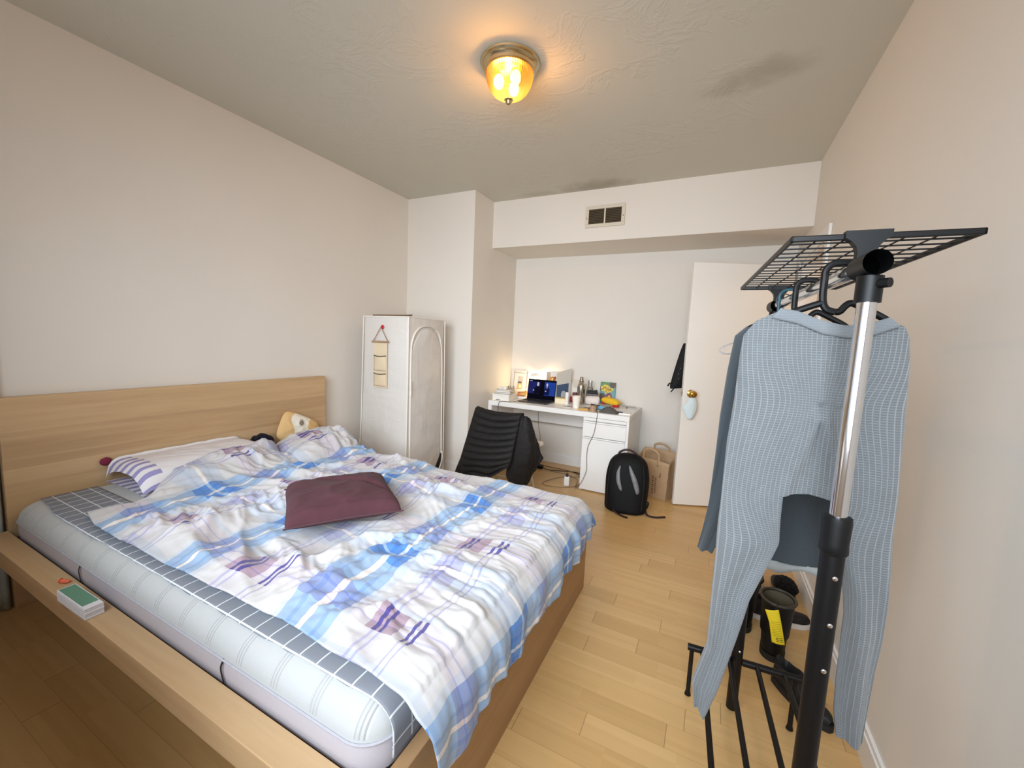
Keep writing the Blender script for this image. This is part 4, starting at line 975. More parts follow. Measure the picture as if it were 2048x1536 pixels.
m = MB(); m.lathe([(.0001, -.04), (.008, -.038), (.008, .005), (.0085, .006)], (0, 0, .0095), 14, axis=(1, 0, 0)); m.build('barrel', plain('marker_grey', (120, 112, 108), .5), b, local=True)
m = MB(); m.lathe([(.009, .007), (.009, .038), (.0001, .042)], (0, 0, .0095), 14, axis=(-1, 0, 0)); m.v = [V((-(v.x), v.y, v.z)) for v in m.v]; m.build('cap', plain('cap_navy', (44, 52, 104), .4), b, local=True)
b = small('remote_control', 'slim white remote lying on the right end of the desk', 'remote', 2.215, 3.60, rz=.06)
bpart(b, 'body', (-.05, -.012, 0), (.05, .012, .014), plain('remote_white', (244, 240, 234), .4), .004); bpart(b, 'button', (.02, -.005, .0141), (.03, .005, .0155), plain('grey_dot', (150, 145, 138)), .001)
b = small('glass_tray', 'thin clear tray with a dark stud at the rear right of the desk', 'tray', 2.165, 3.99, rz=.0)
bpart(b, 'plate', (-.085, -.09, 0), (.085, .09, .004), plain('tray_clear', (214, 208, 198), .2), .001)
bpart(b, 'rear_bar', (-.07, .075, .0045), (.07, .085, .014), plain('tray_bar', (170, 164, 152), .4), .002)
m = MB(); m.lathe([(.005, .0045), (.006, .012), (.004, .02), (.0001, .021)], (.0, -.02, 0), 12); m.build('stud', plain('grey_dark', (90, 84, 76)), b, local=True)

# cables & charger on the floor
m = MB(); m.tube(smooth_path([(1.965, 3.60, TZ + .003), (1.985, 3.545, TZ + .004), (1.992, 3.519, TZ + .0), (1.993, 3.514, TZ - .03), (1.975, 3.512, .55), (1.93, 3.508, .42), (1.925, 3.506, .30), (1.93, 3.505, .2), (1.90, 3.50, .10), (1.858, 3.50, .03), (1.825, 3.55, .012), (1.78, 3.74, .012), (1.64, 3.83, .012), (1.46, 3.855, .008)], 110), .0024, 6)
o = m.build('charging_cable', plain('cable_taupe', (96, 86, 76), .6), loc=(1.9, 3.55, 0)); tag(o, 'thin grey cable hanging down the desk drawers to the floor', 'cable')
m = MB(); m.tube(smooth_path([(1.215, 4.036, .682), (1.22, 4.03, .5), (1.225, 4.05, .40), (1.225, 4.10, .3), (1.21, 4.14, .15), (1.20, 4.10, .02), (1.22, 3.98, .006)], 50), .0022, 6)
o = m.build('lamp_cable', plain('cable_taupe', (96, 86, 76)), loc=(1.22, 4.05, 0)); tag(o, 'thin cable running down the wall under the desk', 'cable')
ps = thing('power_strip', 'black power strip on the floor under the desk', 'power strip', (1.255, 3.90, 0), -.02)
bpart(ps, 'body', (-.12, -.026, .001), (.10, .026, .038), M_BLACK, .006)
m = MB()
for k in range(3): m.lathe([(.0001, .0382), (.015, .0382), (.015, .0392), (.0001, .0392)], (-.08 + k * .05, 0, 0), 16)
m.build('socket', plain('socket_grey', (48, 48, 50), .5), ps, local=True)
m = MB(); m.tube(smooth_path([(.10, 0, .016), (.17, -.01, .006), (.28, .03, .005), (.42, .08, .005), (.58, .05, .005)], 40), .004, 6); m.build('cord', M_BLACK, ps, local=True)
m = MB(); m.tube(smooth_path([(1.15, 3.99, .005), (1.25, 4.02, .005), (1.40, 3.99, .005), (1.6, 3.98, .005), (1.83, 3.90, .005)], 40), .0035, 6)
o = m.build('floor_cable', plain('cable_red_brown', (92, 50, 38), .6), loc=(1.5, 4.0, 0)); tag(o, 'reddish brown cable along the floor under the desk', 'cable')
ch = thing('phone_charger', 'white upright charger brick with a dark plug on the floor', 'charger', (1.735, 3.56, 0), .25)
bpart(ch, 'brick', (-.026, -.022, .001), (.026, .022, .088), M_WHITE, .008)
bpart(ch, 'plug', (-.012, -.010, .0885), (.012, .010, .118), plain('plug_dark', (58, 30, 28), .5), .003)
m = MB(); m.tube(smooth_path([(.0, .0, .117), (.01, .03, .13), (.06, .10, .10), (.12, .18, .03), (.09, .26, .004), (-.06, .22, .004), (-.20, .05, .004), (-.22, -.05, .004), (-.10, -.08, .004), (.03, -.045, .004), (.10, .02, .004), (.12, .10, .004)], 110), .0022, 6); m.build('cable', plain('cable_taupe', (96, 86, 76)), ch, local=True)

# ------------------------------------------------------------------ chair + jacket
cr_ = thing('folding_chair', 'white folding chair at the desk under a black puffer jacket', 'chair', (1.30, 3.10, 0))
M_CH = plain('chair_white', (226, 220, 210), .5)
for sx in (1.11, 1.49):
    m = MB(); m.tube([(sx, 2.958, .675), (sx + (.005 if sx > 1.3 else 0), 3.33, .008)], .0095, 8); m.build('leg', M_CH, cr_)
    m = MB(); m.tube([(sx + (-.022 if sx > 1.3 else .022), 3.285, .425), (sx + (-.022 if sx > 1.3 else .022), 3.01, .008)], .0095, 8); m.build('leg', M_CH, cr_)
m = MB(); m.box((1.14, 3.00, .43), (1.46, 3.345, .452), .012, 3); m.build('seat', M_CH, cr_)
m = MB(); m.box((1.5005, 3.27, .405), (1.575, 3.34, .452), .02, 3); m.build('seat_corner', M_CH, cr_)
m = MB(); m.box((1.11, 2.938, .57), (1.49, 2.950, .69), .008, 3); m.build('backrest', M_CH, cr_)
m = MB(); m.tube([(1.11, 3.30, .06), (1.49, 3.30, .06)], .007, 8); m.build('crossbar', M_CH, cr_)

def jacket_mat():
    t = NT('jacket_nylon'); p = t.geo(); nz = t.noise(t.mapv(p, scale=(30, 30, 60)), 1.0, 4, .6, .6)
    t.bsdf(t.mix(nz, hexc(20, 18, 18), hexc(34, 31, 30)), .68, spec=.3, bump=nz, bstr=.3, bdist=.01); return t.m
M_JK = jacket_mat()
jk = thing('puffer_jacket', 'black quilted puffer jacket draped over the folding chair', 'jacket', (1.30, 2.94, .12))
top = [(1.075, 2.952, .742), (1.17, 2.922, .732), (1.28, 2.915, .724), (1.40, 2.918, .728), (1.52, 2.928, .738)]
bot = [(.955, 2.85, .165), (1.06, 2.835, .17), (1.16, 2.835, .215), (1.30, 2.84, .20), (1.46, 2.86, .315)]
nu, nv = 46, 80; Pj = np.zeros((nu, nv, 3)); UVj = np.zeros((nu, nv, 2))
for i in range(nu):
    a = i / (nu - 1); tp_ = interp(top, a); bt = interp(bot, a)
    for j in range(nv):
        q = j / (nv - 1); p = tp_ * (1 - q) + bt * q; k_ = min(1, max(0, (q - .72) / .28)); k_ = k_ * k_ * (3 - 2 * k_); p[2] = tp_[2] * (1 - q) + q * (bt[2] * k_ + (.15 + .10 * a) * (1 - k_))
        puff = abs(math.sin(q * PI * 9.5 + .10 * math.sin(a * 5) + .25 * a)) ** .55
        edge = min(1, 6 * a, 6 * (1 - a)) ** .5
        p[1] -= .022 * puff * edge + .030 * math.sin(PI * a) * (.3 + q * .7) + .003 * float(pn(np.array(a * 7), np.array(q * 5), 5))
        p[2] += .006 * math.sin(a * 7 + 1) * (1 - q)
        Pj[i, j] = p
m = MB(); m.grid(Pj); o = m.build('back_panel', M_JK, jk, fix=False, angle=180); solid(o, .012, 0)
# top fold over the backrest
nu2, nv2 = 46, 9; Pt = np.zeros((nu2, nv2, 3))
for i in range(nu2):
    a = i / (nu2 - 1); p0 = interp(top, a)
    for j in range(nv2):
        th = PI * j / (nv2 - 1); Pt[i, j] = (p0[0], p0[1] + .030 - .030 * math.cos(th) - .002, p0[2] + .018 * math.sin(th) - .03 * max(0, j - 6) / 2 - .004)
m = MB(); m.grid(Pt); o = m.build('shoulder_fold', M_JK, jk, fix=False, angle=180); solid(o, .010, 0)
# right flap / sleeve hanging down the chair's side
ft_ = [(1.515, 2.925, .742), (1.545, 2.95, .735), (1.56, 2.99, .715), (1.545, 3.03, .69)]
fb_ = [(1.405, 2.91, .215), (1.455, 2.95, .108), (1.545, 3.0, .115), (1.64, 3.13, .36)]
nu, nv = 26, 50; Pj = np.zeros((nu, nv, 3))
for i in range(nu):
    a = i / (nu - 1); p0 = interp(ft_, a); p1 = interp(fb_, a)
    for j in range(nv):
        q = j / (nv - 1); p = p0 * (1 - q ** 1.1) + p1 * q ** 1.1; b_ = math.sin(PI * a) * math.sin(PI * min(1, q * 1.05))
        p[0] += .05 * b_ * (1 - .3 * q) + .010 * float(pn(np.array(a * 5), np.array(q * 9), 15)) + .012 * float(ridge(np.array(a * 4.), np.array(q * 3 + a), 16, 2)); p[1] -= .035 * b_
        Pj[i, j] = p
m = MB(); m.grid(Pj); o = m.build('front_panel', M_JK, jk, fix=False, angle=180); solid(o, .010, 0)
# two sleeves / lower corners
m = MB(); pts = smooth_path([(1.05, 2.87, .32), (1.02, 2.85, .24), (.99, 2.85, .17), (1.0, 2.855, .13)], 16); m.tube(pts, list(np.linspace(.055, .04, len(pts))), 12, flat=.5); m.build('cuff', M_JK, jk)
m = MB(); pts = smooth_path([(1.28, 2.87, .40), (1.27, 2.862, .31), (1.25, 2.857, .24), (1.23, 2.855, .165)], 16); m.tube(pts, list(np.linspace(.07, .045, len(pts))), 14, flat=.4); m.build('sleeve', M_JK, jk)

# ------------------------------------------------------------------ backpack
M_BP = plain('backpack_nylon', (9, 9, 10), .7, spec=.25, tex=.15, scale=120, bump=.15)
bp = thing('backpack', 'black backpack with two grey reflective streaks on the floor by the desk', 'backpack', (2.33, 3.285, 0), .12)
nz_, na = 34, 40; Pb = np.zeros((nz_, na, 3))
for i in range(nz_):
    q = i / (nz_ - 1); z = .003 + .455 * q
    hw = .172 * (1 - .30 * max(0, (q - .55) / .45) ** 1.8) * (1 - .05 * (1 - q) ** 3); hd = .115 * (1 - .38 * q ** 1.6)
    if q > .82: k = math.sqrt(max(0, 1 - ((q - .82) / .18) ** 2)); hw *= .35 + .65 * k; hd *= .25 + .75 * k
    if q < .06: k = .86 + .14 * math.sqrt(1 - ((.06 - q) / .06) ** 2); hw *= k; hd *= k
    cy_ = .065 * q
    for j in range(na):
        a = 2 * PI * j / na; ca, sa = math.cos(a), math.sin(a)
        sx = math.copysign(abs(ca) ** .75, ca); sy = math.copysign(abs(sa) ** .75, sa)
        Pb[i, j] = (hw * sx, cy_ + hd * sy, z)
m = MB(); m.grid(Pb, wrap=True); m.f.append([k for k in range(na)]); m.mi.append(0); m.f.append([(nz_ - 1) * na + k for k in range(na)]); m.mi.append(0)
m.build('body', M_BP, bp, local=True, angle=60)
m = MB(); m.tube(smooth_path([(-.085, .06, .425), (-.075, .058, .462), (-.03, .055, .488), (.02, .055, .484), (.065, .056, .455), (.085, .06, .42)], 26), .009, 8); m.build('carry_handle', plain('strap_wine', (42, 20, 22), .6), bp, local=True)
def front(x, z):
    q = (z - .003) / .455; i = min(nz_ - 1, max(0, int(round(q * (nz_ - 1))))); best = min(range(na), key=lambda j: abs(Pb[i, j, 0] - x) + (10 if Pb[i, j, 1] > .065 * q else 0)); return Pb[i, best, 1]
M_REFL = plain('reflective_grey', (120, 120, 122), .4, tex=.06)
for pts, wv in (([(-.058, .375), (-.070, .32), (-.064, .26), (-.045, .205), (-.036, .185)], .016), ([(.012, .385), (.035, .33), (.062, .27), (.085, .20), (.088, .172)], .020)):
    cp = smooth_path([(x, 0, z) for x, z in pts], 24); n = len(cp); Pq = np.zeros((n, 2, 3))
    for i, p in enumerate(cp):
        w_ = wv * math.sin(PI * (i + .6) / (n + .2)) ** .7
        for j, s_g in enumerate((-1, 1)): x = p.x + s_g * w_; Pq[i, j] = (x, front(x, p.z) - .006, p.z)
    m = MB(); m.grid(Pq); o = m.build('reflective_streak', M_REFL, bp, local=True, fix=False); solid(o, .004)
m = MB(); m.tube(smooth_path([(-.085, -.09, .03), (-.06, -.115, .015), (-.01, -.15, .007), (.03, -.165, .006)], 20), .013, 8, flat=.35); m.build('strap', plain('strap_wine', (42, 20, 22)), bp, local=True)
m = MB(); m.tube(smooth_path([(.150, .0, .07), (.16, -.03, .03), (.18, -.06, .009), (.24, -.06, .006), (.31, -.02, .006)], 22), .010, 8, flat=.35); m.build('strap', plain('strap_wine', (42, 20, 22)), bp, local=True)
m = MB(); m.box((.145, -.03, .045), (.18, .02, .10), .01, 2, rot=(0, .3, 0)); m.build('buckle', M_BLACK, bp, local=True)
m = MB(); m.tube([(Pb[i, j, 0], Pb[i, j, 1] - .003, Pb[i, j, 2]) for i, j in [(k, int(na * .62)) for k in range(3, 29)]], .0035, 6); m.tube([(Pb[i, j, 0], Pb[i, j, 1] - .003, Pb[i, j, 2]) for i, j in [(k, int(na * .88)) for k in range(3, 29)]], .0035, 6); m.build('zip', plain('zip_black', (34, 34, 36), .4), bp, local=True)

# ------------------------------------------------------------------ paper bag
M_KR = plain('kraft_paper', (186, 154, 118), .85, tex=.08, scale=30, bump=.25)
pb = thing('paper_bag', 'brown paper carrier bag with loop handles standing beside the desk', 'bag', (2.49, 3.80, 0), -.42)
bw, bd, bh = .160, .082, .375
m = MB()
ringsb = []
for k in range(12):
    z = .002 + bh * k / 11; fl = 1 + .10 * k / 11; ring = []
    for (x0_, y0_), (x1_, y1_) in zip([(-bw, -bd), (bw, -bd), (bw, bd), (-bw, bd)], [(bw, -bd), (bw, bd), (-bw, bd), (-bw, -bd)]):
        for q in range(8):
            x = x0_ + (x1_ - x0_) * q / 8; y = y0_ + (y1_ - y0_) * q / 8
            cr1 = .007 * float(pn(np.array(x * 25 + y * 18), np.array(z * 22), 3)); pinch = -.018 * (1 - abs(y) / bd) * (1 if abs(x) > bw * .98 else 0) * (k / 11)
            ring.append((x * fl * (1 if abs(x) < bw * .98 else 1 + pinch / bw) , y * fl + cr1, z + (k / 11) ** 2 * (.030 * y / bd - .008) + (.008 * math.sin(x * 14 + 1) if k == 11 else 0)))
    ringsb.append(ring)
P = np.array(ringsb); m.grid(P, wrap=True); nB = P.shape[1]; m.f.append(list(range(nB))); m.mi.append(0)
o = m.build('bag_body', M_KR, pb, local=True, angle=30); solid(o, .0015)
for sy in (-1, 1):
    y = sy * bd * 1.09; hp = smooth_path([(-.075, y, bh - .08), (-.075, y, bh), (-.07, y * 1.02, bh + .03), (-.03, y * 1.06, bh + .055), (.03, y * 1.06, bh + .055), (.07, y * 1.02, bh + .025), (.075, y, bh), (.075, y, bh - .08)] if sy < 0 else [(-.075, y, bh - .06), (-.075, y, bh), (-.07, y * .9, bh + .06), (0, y * .8, bh + .085), (.07, y * .9, bh + .06), (.075, y, bh), (.075, y, bh - .06)], 40)
    n = len(hp); Ph = np.zeros((n, 2, 3))
    for i, p in enumerate(hp):
        a = hp[max(0, i - 1)]; b_ = hp[min(n - 1, i + 1)]; tg = (b_ - a).normalized(); nn = V((tg.z, 0, -tg.x)).normalized()
        for j, s_g in enumerate((-1, 1)): q = p + nn * .0105 * s_g; Ph[i, j] = (q.x, q.y + sy * .004, q.z)
    m = MB(); m.grid(Ph); o = m.build('handle', M_KR, pb, local=True, fix=False); solid(o, .002)
m = MB(); random.seed(3)
def pr(x, z, w_, h_): m.box((x - w_, -bd * (1 + .10 * z / bh) - .0075, z - h_), (x + w_, -bd * (1 + .10 * z / bh) - .0065, z + h_))
for k in range(9): pr(.035, .04 + k * .019, .009, .006 - .002 * (k % 2)); pr(.062, .05 + k * .017, .006, .005 - .002 * (k % 3 == 0))
for k in range(7): pr(-.005, .05 + k * .016, .007, .004)
pr(.10, .21, .006, .012); pr(.104, .235, .004, .005)
m.build('printed_lettering', plain('print_brown', (134, 92, 66), .8), pb, local=True, smooth=False)
m = MB(); m.lathe([(.0001, 0), (.02, 0), (.02, .001), (.0001, .001)], (-.105, -bd * 1.09 - .008, .30), 18, axis=(0, -1, 0)); m.build('printed_emblem', plain('print_brown', (134, 92, 66)), pb, local=True)

# ------------------------------------------------------------------ mask and jacket on the door
Dm = ROOTM[door.name]
mk = thing('face_mask', 'pale blue face mask hanging by its loop from the brass door knob', 'mask', Dm @ V((kx, .046, kz - .03)), dang)
m = MB(); nu, nv = 14, 22; Pm = np.zeros((nu, nv, 3))
for i in range(nu):
    for j in range(nv):
        a = i / (nu - 1) * 2 - 1; q = j / (nv - 1); wv = (.020 + .026 * math.sin(PI * min(1, q * 1.02)) ** .8) * (1 if a < 0 else 1 + .5 * math.exp(-((q - .5) / .2) ** 2))
        Pm[i, j] = (-.008 * q + a * wv + .02 * q, .004 + .016 * math.cos(a * PI / 2) + .002 * math.sin(a * 20), .002 - .175 * q)
m.grid(Pm); o = m.build('pleated_cloth', plain('mask_pale', (214, 229, 232), .8), mk, local=True, angle=180); solid(o, .002)
m = MB(); m.tube(smooth_path([(-.01, .010, .0), (-.02, .0, .028), (-.016, -.012, .052), (.0, -.014, .056), (.016, -.012, .052), (.02, .0, .028), (.01, .010, .0)], 24), .0016, 6); m.build('ear_loop', M_TRIM, mk, local=True)
dj = thing('door_jacket', 'black studded jacket hanging behind the open door edge', 'jacket', Dm @ V((DL - .02, -.10, 1.30)), dang)
nu, nv = 26, 40; Pj = np.zeros((nu, nv, 3))
for j in range(nv):
    q = j / (nv - 1); z = .07 - .36 * q; xo = .012 + .085 * q ** .8
    for i in range(nu):
        a = 2 * PI * i / nu; Pj[i, j] = (-.14 + (.14 + xo) * math.cos(a) * (1 if math.cos(a) > 0 else .9), .04 * math.sin(a) * (1 - .2 * math.sin(3 * a + q * 4)), z - .03 * (a > 0) * math.cos(a) * q)
m = MB(); m.grid(Pj.transpose(1, 0, 2), wrap=True); m.f.append([k for k in range(nu)]); m.mi.append(0); m.f.append([(nv - 1) * nu + k for k in range(nu)]); m.mi.append(0)
m.build('jacket_body', plain('leather_black', (10, 9, 10), .65, spec=.25), dj, local=True)
m = MB()
for z, x in ((-.05, -.02), (-.10, .0), (-.14, .02), (-.19, .035), (-.23, .03), (-.17, -.01), (-.24, .0)): m.ell((x + .012, .042, z), (.003, .003, .003), 8, 6)
m.build('stud', M_STEEL, dj, local=True)
m = MB(); m.tube(smooth_path([(.03, .03, -.28), (.06, .03, -.30), (.09, .02, -.345)], 10), .005, 6); m.tube(smooth_path([(.07, .0, -.28), (.10, .0, -.275), (.115, .0, -.30)], 10), .006, 6); m.build('belt_end', plain('leather_black', (20, 18, 20)), dj, local=True)

# ------------------------------------------------------------------ garment rack
NX, NY, RZ = 3.09, .893, 1.494; FX, FY = 3.038, 1.650
ang = math.atan2(-(FX - NX), FY - NY)
rk = thing('garment_rack', 'black and chrome garment rack with wire top shelf by the right wall', 'clothes rack', (NX, NY, 0), ang)
RL = math.hypot(FX - NX, FY - NY)          # local +Y runs along the hanging rod
def rkb(name, mat, mb, parent=None, **k): return mb.build(name, mat, parent or rk, local=True, **k)
for yy_, nm in ((0.0, 'near'), (RL - .03, 'far')):
    m = MB(); m.tube([(0, yy_, 1.03), (0, yy_, RZ - .04)], .0138, 24); p_ = rkb('upper_pole', M_CHROME, m)
    m = MB(); m.tube([(0, yy_, .012), (0, yy_, 1.0)], .0185, 24); lo_ = rkb('lower_pole', M_BLACKM, m)
    m = MB(); m.lathe([(.0142, 1.052), (.0215, 1.05), (.0225, 1.04), (.0215, 1.0), (.0225, .985), (.0195, .98)], (0, yy_, 0), 24); rkb('collar', M_BLACK, m)
    for z in (.94, .85, .76, .25):
        m = MB(); m.ell((.004 if z != .94 else .002, yy_ - .0185, z), (.0045, .0022, .0045), 12, 8); rkb('screw', M_CHROME, m, lo_)
    # socket joint at the top
    sg = -1 if nm == 'near' else 1
    m = MB(); m.tube([(0, yy_, RZ - .064), (0, yy_, RZ - .02)], .0185, 24); m.tube([(0, yy_ - .022 * (1 if sg < 0 else 1), RZ), (0, yy_ + .05, RZ)], .0205, 26, cap=False)
    m.tube([(.008, yy_ - .014, RZ - .034), (.018, yy_ - .026, RZ - .034)], .008, 12)
    rkb('joint', M_BLACK, m)
    m = MB(); m.tube([(0, yy_ + .0265, RZ), (0, yy_ + .0275, RZ)], .0203, 24); rkb('joint_shade_disc', plain('deep_black', (3, 3, 3), .95, spec=0.0), m)  # black disc in the tube, painted to stand for the shade of its hollow
    # bracket flaring up to the shelf
    m = MB(); hw = [(-.014, RZ + .012), (-.0135, RZ + .026), (-.016, RZ + .036), (-.023, RZ + .045), (-.033, RZ + .052), (-.033, RZ + .064), (.033, RZ + .064), (.033, RZ + .052), (.023, RZ + .045), (.016, RZ + .036), (.0135, RZ + .026), (.014, RZ + .012)]
    yb = yy_ + (.036 if nm == 'near' else -.02)
    m.prism(hw, yb - .008, yb + .008, axis=1); rkb('shelf_bracket', M_BLACK, m, smooth=False)
m = MB(); m.tube([(0, .03, RZ), (0, RL - .035, RZ)], .0138, 24); rkb('hanging_rod', M_CHROME, m)
# shelf
SZ = RZ + .056
sx0, sx1, sy0, sy1 = -.110, .154, .042, .712
m = MB()
for a, b in (((sx0, sy0), (sx1, sy0)), ((sx1, sy0), (sx1, sy1)), ((sx1, sy1), (sx0, sy1)), ((sx0, sy1), (sx0, sy0))):
    lo = (min(a[0], b[0]) - .003, min(a[1], b[1]) - .003, SZ - .0055); hi = (max(a[0], b[0]) + .003, max(a[1], b[1]) + .003, SZ + .0055)
    m.box(lo, hi, .002)
rkb('shelf_frame', M_BLACKM, m, smooth=False)
m = MB()
for k in range(15):
    y = sy0 + (sy1 - sy0) * (k + 1) / 16; m.tube([(sx0, y, SZ), (sx1, y, SZ)], .0017, 6)
for k in range(5):
    x = sx0 + (sx1 - sx0) * (k + 1) / 6; m.tube([(x, sy0, SZ + .0026), (x, sy1, SZ + .0026)], .0017, 6)
rkb('shelf_wire_grid', M_BLACKM, m)
# shoe rail: far & near bars, four rods
BZ2 = .20
for yy_ in (.0, RL - .03):
    m = MB(); xs = [-.165, .20]; m.tube([(xs[0], yy_ + .022 * 0, BZ2), (-.0195, yy_, BZ2)], .0125, 14); m.tube([(.0195, yy_, BZ2), (xs[1], yy_, BZ2)], .0125, 14); rkb('cross_bar', M_BLACKM, m)
    for sx in (-.150, .185):
        m = MB(); m.tube([(sx, yy_, BZ2 - .012), (sx, yy_, .02), (sx, yy_, .004)], [.008, .008, .012], 10); rkb('foot', M_BLACK, m)
for k, x in enumerate((-.115, -.025, .065, .150)):
    m = MB(); m.tube([(x, .0135, BZ2 + .004), (x, RL - .044, BZ2 + .004)], .0085, 12); rkb('shoe_rod', M_BLACKM, m)

# ------------------------------------------------------------------ hangers
def rod_x(y): return NX + (FX - NX) * (y - NY) / (FY - NY)
def plastic_hanger(name, label, y, mat, dz=0.0, dx=0.0, k=1.0, r=.0068):
    xr = rod_x(y); dzr = RZ - 1.500; ln_ = lambda x: (x - 3.06) * .06 if y < 1.1 else 0; g_ = thing(name, label, 'hanger', (xr, y, 1.38), .0, None)
    m = MB()
    hook = [(.016 + dx, y, 1.512), (.017 + dx, y, 1.5235), (.004 + dx, y, 1.5295), (-.016 + dx, y, 1.528), (-.027 + dx, y, 1.516), (-.028 + dx, y, 1.49), (-.027 + dx, y, 1.452), (-.020 + dx, y, 1.433), (-.004 + dx, y, 1.4255)]
    m.tube(smooth_path([(xr + a, b, c - .001 + (dzr if c > 1.5 else 0)) for a, b, c in hook], 60), r, 10); m.build('hook', mat, g_)
    m = MB()
    right = [(a_ * k if a_ > .03 else a_, b_, c_) for a_, b_, c_ in [(-.004, y, 1.4255), (.004, y, 1.427), (.012, y, 1.438), (.020, y, 1.443), (.032, y, 1.439), (.075, y, 1.414), (.094, y, 1.397)]]
    m.tube(smooth_path([(xr + a + dx, b + ln_(xr + a), c) for a, b, c in right], 40), r, 10)
    left = [(a_ * k, b_, c_) for a_, b_, c_ in [(-.026, y, 1.444), (-.045, y, 1.437), (-.085, y, 1.420), (-.118, y, 1.402), (-.126, y, 1.396)]]
    m.tube(smooth_path([(xr + a + dx, b + ln_(xr + a), c) for a, b, c in left], 30), r, 10)
    m.build('arm', mat, g_)
    m = MB(); m.tube([(xr + dx - .118 * k, y + ln_(xr - .118), 1.387), (xr + dx + .084 * k, y + ln_(xr + .084), 1.387)], .004, 8); m.build('crossbar', mat, g_)
    return g_
HY1, HY2, HY3, HY4 = 1.03, 1.25, 1.43, 1.52
plastic_hanger('clothes_hanger', 'black plastic hanger holding the light grey sweater, nearest on the rod', HY1, M_BLACK)
plastic_hanger('clothes_hanger', 'black plastic hanger holding the charcoal shirt behind the sweater', HY2, M_BLACK)
plastic_hanger('clothes_hanger', 'thin teal hanger on the far part of the rod behind the shirt', HY3, plain('teal_plastic', (30, 78, 90), .4), k=.72, r=.0042)
xr = rod_x(HY4); wh = thing('wire_hanger', 'thin wire hanger whose end loop sticks out left of the charcoal shirt', 'hanger', (xr, HY4, 1.33))
M_WIRE = plain('grey_wire', (110, 112, 112), .35, metal=.8)
m = MB(); m.tube(smooth_path([(xr + .016, HY4, 1.506), (xr + .012, HY4, 1.517), (xr, HY4, 1.5205), (xr - .014, HY4, 1.516), (xr - .019, HY4, 1.50), (xr - .012, HY4, 1.478), (xr, HY4, 1.460), (xr, HY4, 1.42)], 50), .0018, 6); m.build('hook', M_WIRE, wh)
m = MB(); m.tube(smooth_path([(xr, HY4, 1.42), (xr - .08, HY4, 1.385), (xr - .135, HY4, 1.360), (xr - .163, HY4, 1.343), (xr - .160, HY4, 1.331), (xr - .135, HY4, 1.327), (xr, HY4, 1.327), (xr + .135, HY4, 1.327), (xr + .16, HY4, 1.333), (xr + .13, HY4, 1.36), (xr, HY4, 1.42)], 90), .0018, 6); m.build('body_loop', M_WIRE, wh)

# ------------------------------------------------------------------ sweater
def knit(name, base, line, per=.0098):
    t = NT(name); uv = t.uv(); s = t.sep(uv)
    f = t.math('FRACT', t.math('DIVIDE', s[0], per)); d = t.math('ABSOLUTE', t.math('SUBTRACT', f, .5))
    rib = t.math('SUBTRACT', 1.0, t.math('MINIMUM', t.math('MULTIPLY', d, 6.5), 1.0))
    g = t.math('FRACT', t.math('DIVIDE', s[1], .0052)); dash = t.math('SUBTRACT', 1.0, t.math('MINIMUM', t.math('MULTIPLY', t.math('ABSOLUTE', t.math('SUBTRACT', g, .5)), 4.5), 1.0))
    hz = t.noise(t.mapv(uv, scale=(380, 900, 1)), 1.0, 3, .7); patch = t.noise(t.mapv(uv, scale=(60, 35, 1)), 1.0, 3)
    k = t.math('MAXIMUM', t.math('MULTIPLY', rib, t.math('ADD', .0, t.math('MULTIPLY', hz, 1.25))), t.math('MULTIPLY', t.math('MULTIPLY', dash, patch), .95))
    c = t.mix(k, t.mix(hz, tuple(v * .85 for v in hexc(*base)[:3]) + (1,), tuple(v * 1.15 for v in hexc(*base)[:3]) + (1,)), hexc(*line))
    t.bsdf(c, .95, spec=.12, bump=t.math('ADD', rib, t.math('MULTIPLY', hz, .5)), bstr=.5, bdist=.003, sheen=.3); return t.m
M_SW = knit('grey_rib_knit', (98, 101, 103), (150, 154, 156), .0086); M_SWP = knit('grey_plain_knit', (116, 120, 123), (136, 141, 144), .004)
sw = thing('sweater', 'light grey ribbed long-sleeved sweater hanging nearest on the rack', 'sweater', (3.06, HY1, .45))
KX, KZ = 3.069, 1.236
zt_pts = [(2.919, 1.373), (2.940, 1.405), (2.982, 1.4265), (3.01, 1.4205), (3.046, 1.404), (3.088, 1.393), (3.119, 1.395), (3.156, 1.411), (3.185, 1.398), (3.198, 1.373)]
nz_, na = 64, 120
Ps = np.zeros((nz_, na, 3)); Us = np.zeros((nz_, na, 2))
aa = np.linspace(0, 2 * PI, na, endpoint=False)
